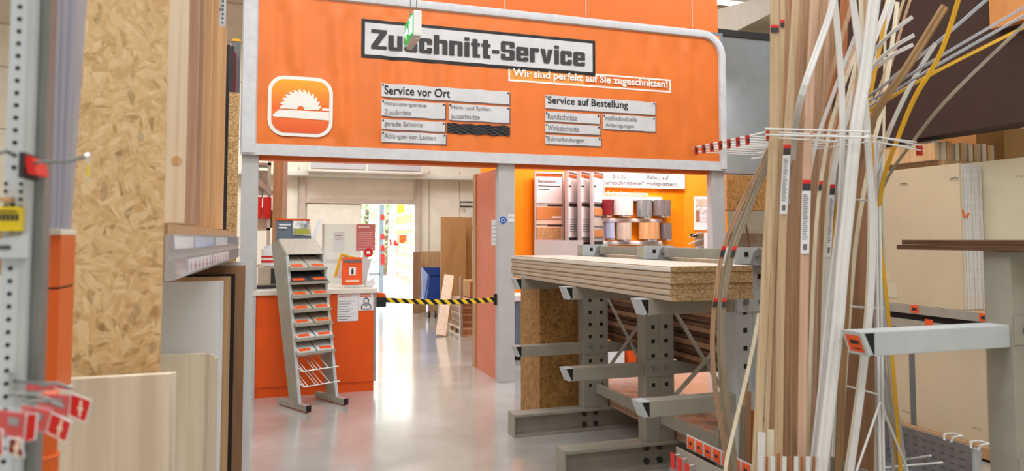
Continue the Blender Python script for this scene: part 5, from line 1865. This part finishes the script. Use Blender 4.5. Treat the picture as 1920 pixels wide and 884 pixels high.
# timber ends lying above the boards
for k in range(14):
    y = 3.95 + .0 * k
    q0, q1 = P(1752 + 8.4 * k, 290, Y=4.15), P(1752 + 8.4 * k + 7.4, 290, Y=4.15)
    tag(MB().box(q0.x, q1.x, 4.15 + .01 * ((k * 5) % 3), 5.6, 2.15, P(1800, 270 - 1.2 * (k % 4), Y=4.15).z, .003).build('timber_batten', ('beech', 'pine', 'laminate')[(k * 2) % 3]),
        'pale timber batten standing above the upper board pack', 'batten', 'timber battens above the boards')
tag(MB().box(XR + .1, 6.8, 4.14, 5.68, 2.104, 2.148).build('timber_shelf', 'oak'), 'wooden shelf board that carries the timber battens', 'shelf')
o_ = thing('shelf_support', 'white steel shelf post with orange tag left of the timber battens', 'post', (P(1715, 300, Y=4.6).x, 4.6, 1.0))
a, b_ = P(1702, 330, Y=5.75), P(1712, 255, Y=5.75)
h = MB()
for k in range(30):
    h.box((a.x + b_.x) / 2 - .008, (a.x + b_.x) / 2 + .008, 5.749, 5.752, 1.6 + .045 * k, 1.617 + .045 * k)
MB().box(a.x, b_.x, 5.75, 5.8, 0, 3.0).build('post_body', 'upright', o_, extra=(h, 'ink'))
a, b_ = P(1718, 276, Y=5.7), P(1725, 291, Y=5.7)
MB().box(a.x, b_.x, 5.72, 5.73, b_.z, a.z).build('orange_tag', 'orange_tag', o_)
MB().box(a.x - .03, b_.x, 5.73, 5.75, b_.z + .02, b_.z + .04).build('tag_holder', 'upright', o_)
tag(MB().box(P(1725, 300, Y=5.9).x, P(1790, 300, Y=5.9).x, 6.02, 6.5, 1.032, 2.62).build('cardboard_box', 'cardboard'), 'plain brown carton behind the timber battens', 'box')
# dark chocolate board pack and the veneer board above
tag(MB().box(XR, XR + .25, 2.95, 5.9, 2.33, 4.2, .004).build('dark_sheet', 'dark_panel'), 'huge dark chocolate brown board high above the pale boards', 'board')
yv = P(1859, 30, X=XR - .06).y
zv = P(1890, 47, X=XR - .06).z
tag(MB().box(XR - .08, XR - .003, 2.6, yv, zv, 4.3, .003).build('veneer_board', 'orange_wood'), 'orange brown veneer board in front of the dark board at the top right corner', 'board')
# strand board ledge and film wrapped pile behind the gate at right
a, b_ = P(1358, 329, Y=8.3), P(1500, 396, Y=8.3)
t = thing('strand_board_ledge', 'brown strand board ledge under the grey wall right of the gate', 'ledge', (a.x + .5, 8.4, 0))
MB().box(a.x, b_.x + .8, 8.25, 8.55, b_.z, a.z).build('fascia', 'osb_dark', t)
MB().box(b_.x + .6, b_.x + .7, 8.35, 8.45, 0, b_.z).build('leg', 'rack', t)
MB().box(a.x + .02, a.x + .1, 8.45, 8.53, 0, b_.z).build('leg', 'dark', t)
t = thing('wrapped_pile', 'tall pile in crumpled clear film right of the gate', 'pile', (6.6, 9.6, 0))
x0, x1 = P(1362, 440, Y=9.6).x, P(1470, 440, Y=9.6).x
MB().box(x0, x1 + .6, 9.65, 10.2, .0, b_.z - .3).build('boards', 'chip_pale', t)
MB().grid(lambda u, v: Vector((x0 - .02 + (x1 - x0 + .6) * u, 9.62 + .03 * math.sin(23 * u + 5 * v) * math.sin(17 * v + 3 * u), .02 + (b_.z - .25) * v)), 50, 50).build('film_sheet', 'film', t, smooth=True)
MB().bar((x0 + .3, 9.56, b_.z), (x0 + .42, 9.54, 1.2), .02, .02).build('strap', 'brown_board', t)
a, b_ = P(1882, 238, Y=4.16), P(1960, 300, Y=4.16)
tag(MB().box(a.x, b_.x, 4.16, 4.4, 2.15, a.z, .003).build('cardboard_box', 'cardboard'), 'brown carton end right of the timber battens at the right edge', 'box')
a, b_ = P(1760, 236, Y=5.75), P(1880, 300, Y=5.75)
tag(MB().box(a.x, b_.x, 5.72, 5.78, 1.032, 2.9, .003).build('wooden_board', 'orange_wood'), 'tan wooden panel standing upright behind the timber battens', 'board')

# ================================================================== MOULDING STAND
ms = thing('moulding_stand', 'white wire stand holding the many leaning moulding strips', 'stand', (2.0, 2.45, 0))
ZR = 1.945
X0, X1, Y0, Y1 = 1.72, 2.33, 2.12, 2.82


def wire(par, pts, r=.0035, mat='wire', name='wire'):
    return MB().tube(pts, r, 8, (0, 0, 1) if abs((Vector(pts[-1]) - Vector(pts[0])).normalized().z) < .8 else (1, 0, 0)).build(name, mat, par)


# tray and label strip
tr = MB()
tr.box(X0, X1, Y0 + .02, Y1, .50, .52)
tr.box(X0 - .004, X0, Y0 + .02, Y1 + .02, .50, .63)
tr.box(X1, X1 + .004, Y0 + .02, Y1, .50, .60)
tr.build('tray', 'rack', ms)
MB().box(X0 + .025, X0 + .03, 2.18, 2.80, .632, .69).build('label_strip', 'rack_light', ms)
for k in range(9):
    y = 2.79 - .064 * k
    o = MB().box(X0 + .022, X0 + .025, y - .047, y, .637, .686).build('price_label', 'orange_tag', ms)
    MB().box(X0 + .0212, X0 + .022, y - .033, y - .014, .655, .667).build('printing', 'dark', o)
for x in (X0, X1):
    for y in (Y0 + .05, Y1 - .03):
        MB().cyl((x + .01, y, 0), (x + .01, y, .5), .012, 10).build('leg', 'wire', ms)
# ring at the top with its double wires and divider prongs
for dz in (0, -.022):
    wire(ms, [(X0 - .04, Y0 + .03, ZR + dz), (2.09, Y0 - .03, ZR + dz), (2.12, Y0 - .01, ZR + dz - .01), (2.125, Y1, ZR + dz)], .0035, name='ring_wire')
    wire(ms, [(2.13, Y0 + .02, ZR + dz - .005), (2.44, Y0 + .08, ZR + dz - .01)], .003, name='ring_wire')
ys = []
for px, py in ((1305, 283), (1319, 279), (1334, 276), (1350, 270), (1366, 267), (1383, 262), (1401, 258), (1440, 252)):
    q = P(px, py, X=X0 + .02)
    ys.append(q.y)
    wire(ms, [(q.x, q.y, ZR), (q.x + .38, q.y - .01, ZR)], .003, name='prong')
    wire(ms, [(q.x, q.y, ZR - .02), (q.x + .38, q.y - .01, ZR - .025)], .0025, name='prong')
    o = MB().prism([(q.x - .004, q.y - .008, ZR + .004), (q.x + .004, q.y - .008, ZR + .006), (q.x + .006, q.y - .008, ZR - .032), (q.x - .002, q.y - .008, ZR - .034)], (0, .016, 0)).build('prong_tag', 'dark_red', ms)
    MB().box(q.x - .005, q.x + .005, q.y - .0088, q.y - .008, ZR - .022, ZR - .01).build('printing', 'black', o)
wire(ms, [(X0 + .02, ys[0] + .02, ZR), (X0 + .04, ys[-1] - .02, ZR + .005)], .0035, name='ring_wire')
q = P(1722, 283, Y=2.2)
MB().box(q.x - .012, q.x + .012, 2.19, 2.2, q.z - .02, q.z + .02).build('prong_tag', 'dark_red', ms)
for dz in (0, -.02):
    wire(ms, [(2.13, 2.1, q.z + .03 + dz), (q.x + .03, 2.2, q.z + .02 + dz)], .003, name='prong')
# poles with tripod feet
for px0, px1 in ((1640, 1648),):
    a, b_ = P(1644, 260, Y=2.32), P(1650, 884, Y=2.32)
    for dx in (-.009, .009):
        MB().tube([(a.x + dx - .0, 2.32, ZR), (b_.x + dx, 2.32, .0)], .006, 8).build('pole', 'wire', ms)
    c_ = P(1650, 755, Y=2.31)
    wire(ms, [c_, P(1604, 890, Y=2.26), P(1590, 940, Y=2.25)], .0045, name='pole_brace')
    wire(ms, [c_, P(1698, 872, Y=2.36), P(1712, 920, Y=2.37)], .0045, name='pole_brace')
    for (x0, y0, x1, y1) in ((1568, 719, 1652, 742), (1570, 574, 1656, 579), (1596, 375, 1648, 377), (1650, 878, 1768, 868), (1700, 862, 1745, 855)):
        a, b_ = P(x0, y0, Y=2.55), P(x1, y1, Y=2.33)
        wire(ms, [a, b_], .004, name='cross_wire')
# brown panel standing in the back of the stand
a, b_ = P(1573, 640, Y=2.86), P(1650, 640, Y=2.86)
tag(MB().box(a.x, b_.x, 2.86, 2.885, .1, 2.15).build('brown_board', 'brown_board'), 'upright brown board behind the right half of the moulding strips', 'board')


def trim(label, pts, w, mat, y, group=None, th=.55, name='moulding_strip', caps=(), tilt=0.0):
    """pts are pixels from top to bottom; y one depth or one per point; w the face width in pixels"""
    if not isinstance(y, (list, tuple)):
        y = [y] * len(pts)
    q = [P(px, py, Y=yy) for (px, py), yy in zip(pts, y)]
    # smooth the path
    path = []
    n = len(q)
    if n == 2:
        path = q
    else:
        for i in range(n - 1):
            p0, p1, p2, p3 = q[max(i - 1, 0)], q[i], q[i + 1], q[min(i + 2, n - 1)]
            for s in range(5):
                t_ = s / 5
                path.append(0.5 * ((2 * p1) + (p2 - p0) * t_ + (2 * p0 - 5 * p1 + 4 * p2 - p3) * t_ ** 2 + (3 * p1 - p0 - 3 * p2 + p3) * t_ ** 3))
        path.append(q[-1])
    zd = sum((p - EYEV).dot(F_) for p in q) / n
    hw = w / FPX * zd / 2
    d = max(.004, hw * th)
    prof = [(-hw, -d * .5), (-hw, d * .35), (-hw * .75, d * .5), (-hw * .45, d * .5), (-hw * .35, d * .32), (hw * .2, d * .32), (hw * .35, d * .5), (hw * .8, d * .42), (hw, d * .1), (hw, -d * .5)]
    a = tilt
    prof = [(u * math.cos(a) - v * math.sin(a), u * math.sin(a) + v * math.cos(a)) for u, v in prof]
    side = (math.cos(YAW), -math.sin(YAW), 0)
    mb = MB().sweep(path, [(u, -v) for u, v in prof], side)
    o = mb.build(name, mat, None, smooth=False)
    tag(o, label, 'moulding', group)
    # printed stickers: (top px y, bottom px y)
    for (c0, c1, kind) in caps:
        def at(py):
            best = min(range(len(path) - 1), key=lambda i: 0 if (pyy(path[i]) - py) * (pyy(path[i + 1]) - py) <= 0 else 1 + min(abs(pyy(path[i]) - py), abs(pyy(path[i + 1]) - py)))
            a_, b2 = path[best], path[best + 1]
            pa_, pb_ = pyy(a_), pyy(b2)
            f = 0 if abs(pb_ - pa_) < 1e-6 else max(0, min(1, (py - pa_) / (pb_ - pa_)))
            return a_ + (b2 - a_) * f
        p0, p1 = at(c0), at(c1)
        toward = (EYEV - p0)
        toward.z = 0
        toward.normalize()
        off = toward * (d * .5 + .003)
        hgt = (p0 - p1).length
        tt = (p1 - p0).normalized()
        sd = Vector(side)
        ww = hw * .94
        def stick(u0, u1, m_, nm, o2):
            A, B = p0 + tt * hgt * u0 + off + toward * o2, p0 + tt * hgt * u1 + off + toward * o2
            return MB().prism([A - sd * ww, A + sd * ww, B + sd * ww, B - sd * ww], toward * .0012).build(nm, m_, o)
        if kind == 'label':
            stick(0, .05, 'red', 'label_cap', 0)
            stick(.05, .15, 'ink', 'label_cap', 0)
            lb = stick(.15, 1, 'paper', 'label', 0)
            mb = MB()
            for k in range(24):
                A = p0 + tt * hgt * (.2 + .026 * k) + off + toward * .0013
                B = A + tt * hgt * .011
                mb.prism([A - sd * ww * .7, A + sd * ww * (.2 + .5 * ((k * 7) % 5) / 5), B + sd * ww * (.2 + .5 * ((k * 7) % 5) / 5), B - sd * ww * .7], toward * .0005)
            A = p0 + tt * hgt * .87 + off + toward * .0013
            B = A + tt * hgt * .08
            mb.prism([A - sd * ww * .5, A + sd * ww * .5, B + sd * ww * .5, B - sd * ww * .5], toward * .0005)
            mb.build('printing', 'ink_soft', o)
        else:
            stick(0, .35, 'red', 'label_cap', 0)
            stick(.35, 1, 'ink', 'label_cap', 0)
    return o


def pyy(p):
    v = Vector(p) - EYEV
    return CY - FPX * v.dot(U_) / v.dot(F_)


T, B = -70, 930
GA = 'plain strips on the left of the stand'
LA = 'plain brown or tan moulding strip standing in the dense left half of the stand'
left = [([(1453, T), (1451, 240), (1438, 480), (1416, B)], 17, 'trim_pine', 2.20, ((48, 62, 'cap'),)),
        ([(1468, T), (1464, 240), (1452, 480), (1432, B)], 9, 'trim_pine', 2.27, ((38, 52, 'cap'),)),
        ([(1478, T), (1473, 240), (1464, 480), (1446, B)], 11, 'trim_tan', 2.34, ()),
        ([(1497, T), (1484, 150), (1476, 275), (1466, 480), (1459, B)], 15, 'trim_pine', 2.24, ((272, 402, 'label'),)),
        ([(1503, T), (1490, 240), (1478, 480), (1470, B)], 11, 'trim_tan', 2.42, ()),
        ([(1513, T), (1497, 240), (1487, 480), (1481, B)], 16, 'trim_tan', 2.34, ()),
        ([(1531, T), (1523, 100), (1516, 240), (1509, 480), (1503, B)], 17, 'trim_pink', 2.21, ((338, 476, 'label'),)),
        ([(1540, T), (1524, 120), (1503, 240), (1492, 480), (1488, B)], 12, 'trim_tan', 2.27, ()),
        ([(1549, T), (1531, 240), (1522, 480), (1514, B)], 13, 'trim_tan', 2.42, ()),
        ([(1485, T), (1481, 240), (1484, 480), (1494, B)], 14, 'trim_red', 2.52, ()),
        ([(1520, T), (1512, 240), (1500, 480), (1478, B)], 14, 'trim_tan', 2.50, ()),
        ([(1556, T), (1540, 240), (1530, 480), (1521, B)], 12, 'trim_pink', 2.50, ()),
        ([(1461, T), (1459, 240), (1446, 480), (1440, B)], 10, 'trim_tan', 2.58, ()),
        ([(1566, T), (1552, 240), (1540, 480), (1530, B)], 12, 'trim_tan', 2.60, ()),
        ([(1533, T), (1527, 240), (1534, 480), (1541, B)], 12, 'trim_red', 2.66, ()),
        ([(1506, T), (1500, 240), (1495, 480), (1490, B)], 18, 'trim_tan', 2.68, ()),
        ([(1476, T), (1470, 240), (1460, 480), (1455, B)], 18, 'trim_khaki', 2.70, ()),
        ([(1590, T), (1572, 240), (1556, 480), (1546, B)], 15, 'trim_red', 2.74, ())]
spec = {0: 'wide pale pine strip at the left edge of the stand with a red tipped sticker', 1: 'slim pine strip second from the left edge with a red tipped sticker',
        3: 'pine strip with a long barcode label hanging just below the wire ring', 6: 'wide pinkish strip with the long white barcode label at mid height'}
for k, (pts, w, m_, y, caps) in enumerate(left):
    trim(spec.get(k, LA), pts, w, m_, y, None if k in spec else GA, caps=caps, tilt=.1 * ((k * 5) % 3 - 1))
trim('reddish brown strip leaning from the top middle of the moulding stand', [(1588, T), (1576, 60), (1556, 180), (1538, 300), (1528, 480), (1518, B)], 11, 'trim_red', 2.55)
trim('white strip crossing the beige bundle diagonally near the top', [(1578, T), (1558, 20), (1534, 90), (1504, 178), (1490, 260), (1479, 480), (1475, B)], 12, 'trim_white', [2.16, 2.16, 2.16, 2.16, 2.3, 2.47, 2.47])
trim('white edged strip bending left from the top centre to the slim bundle', [(1655, T), (1630, 0), (1561, 180), (1521, 310), (1507, 480), (1499, B)], 7, 'trim_white', [2.28, 2.28, 2.28, 2.30, 2.36, 2.38])
trim('pale slim strip right of the white edged bending strip', [(1668, T), (1645, 0), (1573, 185), (1545, 305), (1527, 480), (1512, B)], 7, 'trim_pale', [2.33, 2.33, 2.33, 2.3, 2.28, 2.28], caps=((340, 358, 'cap'),))
trim('slim white strip with a long barcode label at right of the beige bundle', [(1690, T), (1668, 0), (1601, 180), (1570, 290), (1561, 350), (1553, 480), (1541, 700), (1528, B)], 10, 'trim_white', [2.38, 2.38, 2.38, 2.36, 2.34, 2.32, 2.32, 2.32], caps=((346, 482, 'label'),))
trim('tan slim strip leaning between the white diagonal strips', [(1622, T), (1600, 0), (1548, 180), (1527, 300), (1517, 480), (1507, B)], 8, 'trim_tan', 2.46)
trim('pinkish tan strip bending behind the white diagonal strips', [(1640, T), (1612, 60), (1575, 180), (1552, 300), (1538, 480), (1531, B)], 9, 'trim_pink', 2.62)
trim('pale slim strip at the right end of the slim bundle', [(1640, -30), (1590, 180), (1562, 295), (1546, 480), (1536, B)], 6, 'trim_pale', 2.42)
trim('long white and cream profile falling from the top centre', [(1558, T), (1566, 10), (1577, 140), (1580, 255), (1577, 380), (1566, 480), (1553, 600), (1538, 750), (1518, B)], 12, 'trim_white', 2.19)
trim('broad white primed board strip, widest of all in the stand', [(1655, T), (1640, 0), (1624, 130), (1606, 240), (1592, 380), (1580, 500), (1570, 620), (1552, 780), (1534, B)], 23, 'trim_white', 2.15)
trim('pine coloured flat strip directly left of the broad white strip', [(1630, T), (1615, 100), (1598, 240), (1580, 400), (1562, 560), (1545, 720), (1522, B)], 12, 'trim_pine', 2.24)
trim('white and cream profile bowed to the right of the broad strip', [(1590, T), (1599, 0), (1611, 90), (1622, 190), (1630, 310), (1636, 420), (1632, 570), (1613, 750), (1588, B)], 13, 'trim_white', 2.17)
trim('cream slim strip running along the bowed white profile', [(1612, T), (1618, 100), (1624, 200), (1630, 330), (1630, 480), (1622, 620), (1604, 770), (1580, B)], 8, 'trim_pale', 2.23)
for k, pts in enumerate(([(1634, 275), (1639, 420), (1644, 570), (1650, 680), (1668, 800), (1680, B)], [(1641, 275), (1646, 420), (1651, 570), (1660, 700), (1682, 830), (1694, B)], [(1650, 262), (1653, 420), (1660, 590), (1674, 720), (1690, 830), (1704, B)])):
    trim(('grey plastic profile beside the pole of the moulding stand, leftmost of three', 'grey plastic profile beside the pole, middle of three', 'pale grey flat strip beside the pole, rightmost of three')[k], pts, (6, 6, 9)[k], ('trim_grey', 'trim_grey', 'rack_light')[k], 2.46 + .06 * k)
trim('yellow flexible strip that bows from the top to the right of the pole', [(1672, T), (1664, 0), (1648, 100), (1632, 190), (1636, 300), (1650, 450), (1664, 575), (1677, 720), (1692, B)], 7, 'yellow_strip', 2.40, name='plastic_strip')
trim('yellow strip rising steeply to the right past the dark board', [(1812, -50), (1766, 95), (1716, 182), (1681, 267), (1656, 340), (1650, 420), (1658, 560), (1668, 700), (1680, B)], 8, 'yellow_strip', [1.98, 2.05, 2.12, 2.2, 2.28, 2.36, 2.66, 2.66, 2.66], name='plastic_strip')
trim('yellow strip reaching flat to the right edge below the grey rods', [(1935, 44), (1760, 132), (1664, 188), (1620, 222), (1580, 330), (1560, 500), (1548, B)], 6, 'yellow_strip', [2.1, 2.2, 2.3, 2.36, 2.44, 2.5, 2.5], name='plastic_strip')
trim('bronze channel profile with an open upper end against the dark board', [(1772, 12), (1700, 128), (1650, 200), (1625, 262), (1596, 400), (1570, B)], 15, 'trim_bronze', [2.08, 2.14, 2.2, 2.26, 2.36, 2.42], name='channel_profile')
trim('thin grey rod rising to the top edge right of the white stubs', [(1870, -18), (1760, 78), (1660, 158), (1606, 215), (1560, 400), (1540, B)], 6, 'trim_grey', [2.1, 2.2, 2.3, 2.4, 2.5, 2.56], name='plastic_rod')
trim('thin grey rod reaching the right edge, upper of two', [(1940, 2), (1740, 120), (1668, 168), (1600, 225), (1556, 400), (1536, B)], 5, 'trim_grey', [2.0, 2.14, 2.24, 2.34, 2.48, 2.6], name='plastic_rod')
trim('thin grey rod reaching the right edge, lower of two', [(1940, 18), (1748, 128), (1676, 174), (1606, 232), (1562, 400), (1544, B)], 5, 'trim_grey', [1.95, 2.1, 2.2, 2.32, 2.54, 2.66], name='plastic_rod')
trim('thin khaki rod slanting to the right edge below the yellow strip', [(1940, 28), (1790, 172), (1715, 262), (1657, 350), (1646, 440), (1652, B)], 6, 'trim_khaki', [2.05, 2.12, 2.2, 2.3, 2.4, 2.62], name='plastic_rod')
trim('bright aluminium profile slanting right beside the steep yellow strip', [(1754, 82), (1710, 155), (1664, 255), (1646, 330), (1642, 500), (1648, B)], 8, 'silver', [2.14, 2.18, 2.24, 2.32, 2.54, 2.7], name='channel_profile')
for k, (pts, y) in enumerate((([(1711, 32), (1672, 62), (1638, 100), (1600, 180), (1572, 330), (1552, B)], 2.52), ([(1714, 66), (1672, 92), (1632, 135), (1600, 220), (1574, 380), (1550, B)], 2.58), ([(1712, 84), (1668, 108), (1626, 150), (1596, 240), (1570, 400), (1548, B)], 2.64))):
    trim(('topmost of three short white strip ends pointing right at the dark board', 'middle of three short white strip ends pointing right at the dark board', 'lowest of three short white strip ends pointing right at the dark board')[k], pts, 7, 'trim_white', [y - .3, y - .26, y - .2, y - .1, y, y])
trim('upright pale strip end standing clear above the ring at right', [(1683, 4), (1672, 90), (1655, 200), (1632, 300), (1600, 500), (1570, B)], 8, 'trim_pale', 2.55)
trim('slender tan strip running to the top edge right of centre', [(1722, -40), (1700, 20), (1662, 150), (1630, 235), (1590, 400), (1550, B)], 5, 'trim_tan', 2.68)
trim('second slender tan strip running to the top edge right of centre', [(1716, -50), (1690, 14), (1655, 150), (1618, 240), (1580, 400), (1540, B)], 5, 'trim_pine', 2.74)
trim('upright cream strip in front of the pale boards at the right end', [(1660, 40), (1658, 200), (1655, 400), (1650, 560), (1640, B)], 5, 'trim_pale', 2.78)
trim('pale strip fanning to the upper right behind the bowed profile', [(1668, T), (1640, 20), (1618, 90), (1600, 170), (1572, 330), (1545, B)], 10, 'trim_pale', 2.78)
trim('slim white strip at the top beside the yellow flexible strip', [(1686, T), (1675, 0), (1658, 60), (1636, 140), (1596, 300), (1560, B)], 8, 'trim_white', 2.84)
# mouldings bowed out to the left
for k, (dx, y, m_) in enumerate(((0, 2.46, 'trim_tan'), (13, 2.40, 'trim_khaki'), (20, 2.34, 'trim_khaki'))):
    trim(('leftmost of three mouldings bowed out to the left of the stand', 'middle of three mouldings bowed out to the left of the stand', 'rightmost of three mouldings bowed out to the left of the stand')[k],
         [(1447 + dx * .2, 270), (1424 + dx * .5, 318), (1386 + dx, 392), (1356 + dx, 470), (1342 + dx * .8, 560), (1336 + dx, 640), (1341 + dx, 730), (1358 + dx * .8, 830), (1372 + dx * .6, B)], 9, m_, y, caps=((462, 482, 'cap'), (560, 576, 'cap')) if k != 1 else ())
trim('pale slim offcut leaning left at the foot of the stand', [(1424, 588), (1404, 690), (1366, 850), (1360, 890)], 7, 'trim_pale', 2.27)
for k, (x, yt, w, m_, y) in enumerate(((1352, 803, 14, 'trim_khaki', 2.62), (1398, 700, 8, 'trim_tan', 2.6), (1393, 760, 12, 'trim_khaki', 2.55), (1405, 735, 8, 'trim_tan', 2.62), (1412, 770, 9, 'trim_red', 2.66))):
    trim(('short khaki offcut at the left foot of the bowed mouldings', 'short tan offcut standing left of the bundle, tallest', 'short khaki offcut standing left of the bundle, widest', 'short slim tan offcut standing left of the bundle', 'short reddish offcut standing left of the bundle')[k], [(x, yt), (x - 4, B)], w, m_, y)
# short offcuts at the front of the tray
offs = [(1428, 812, 15, 'trim_white', 2.19, 'grey white short offcut, left of the tall cream offcut'), (1445, 807, 13, 'trim_pale', 2.21, 'cream short offcut at the left front of the tray'), (1456, 815, 8, 'trim_pine', 2.25, 'slim pine short offcut beside the cream offcut'),
        (1507, 820, 8, 'trim_white', 2.24, 'white short offcut standing taller at the right front'), (1499, 824, 6, 'trim_red', 2.26, 'reddish short offcut left of the taller white offcut')]
for x, yt, w, m_, y, lb in offs:
    trim(lb, [(x, yt), (x - 1, B)], w, m_, y, name='moulding_offcut')
for k in range(11):
    x = 1427 + 11 * k
    trim('short white or brown offcut end in the front row of the tray', [(x, 857 + 4 * ((k * 3) % 3) - (6 if k == 3 else 0)), (x - 1, B)], 8 if k % 2 == 0 else 5, ('trim_white', 'trim_red')[k % 2], 2.145 + .012 * (k % 2), 'offcut ends in the front row', th=.8, name='moulding_offcut')
# red carded packs hanging under the label strip
for k, (px, py) in enumerate(((1272, 858), (1285, 866), (1299, 878))):
    q = P(px, py, X=X0 - .01)
    t = thing('blister_pack', ('leftmost red carded pack hanging below the orange labelled strip', 'middle red carded pack hanging below the orange labelled strip', 'rightmost red carded pack hanging below the orange labelled strip')[k], 'pack', (q.x, q.y, q.z - .1))
    MB().box(q.x - .03, q.x - .027, q.y - .016, q.y + .016, q.z - .05, q.z + .02).build('card', 'red', t)
    MB().box(q.x - .034, q.x - .022, q.y - .02, q.y + .02, q.z - .09, q.z - .045, .003).build('blister_shell', 'blister', t)
    MB().tube([(q.x - .03, q.y, q.z + .01), (X0 + .02, q.y, q.z + .014)], .002, 6).build('hook', 'wire', t)
# perforated gutter sheet with clips to the right of the stand
xg = 3.6
t = thing('perforated_tray', 'grey perforated steel tray in front of the lower cream boards', 'tray', (xg, 3.1, 0))
MB().box(xg - .03, xg + .02, 2.915, 2.93, 0, .43).build('end_plate', 'rack_light', t)
mb = MB()
for i in range(12):
    for j in range(5):
        mb.box(xg - .001, xg, 3.0 + .06 * i, 3.03 + .06 * i, .22 + .04 * j, .232 + .04 * j)
MB().box(xg, xg + .008, 2.93, 3.75, .18, .43).box(xg - .55, xg, 2.93, 3.75, .18, .19).build('tray_body', 'galv', t, extra=(mb, 'ink_soft'))
for (px, py, lb) in ((1787, 825, 'white wire clip on the middle of the perforated tray rim'), (1838, 848, 'white wire clip with a red tag at the near corner of the perforated tray')):
    q = P(px, py, X=xg)
    q.z = .432
    o = tag(MB().tube([q + Vector((-.04, -.02, .0)), q + Vector((-.03, -.03, .03)), q + Vector((.03, -.03, .03)), q + Vector((.03, .03, .03)), q + Vector((-.03, .03, .03)), q + Vector((-.04, .02, .0))], .006, 8, (0, 0, 1)).build('wire_clip', 'wire'), lb, 'clip')
    if px > 1800:
        WM[o.name] = o.matrix_world.copy()
        MB().box(q.x + .01, q.x + .05, q.y - .05, q.y - .046, q.z - .04, q.z + .015).build('tag_card', 'red', o)
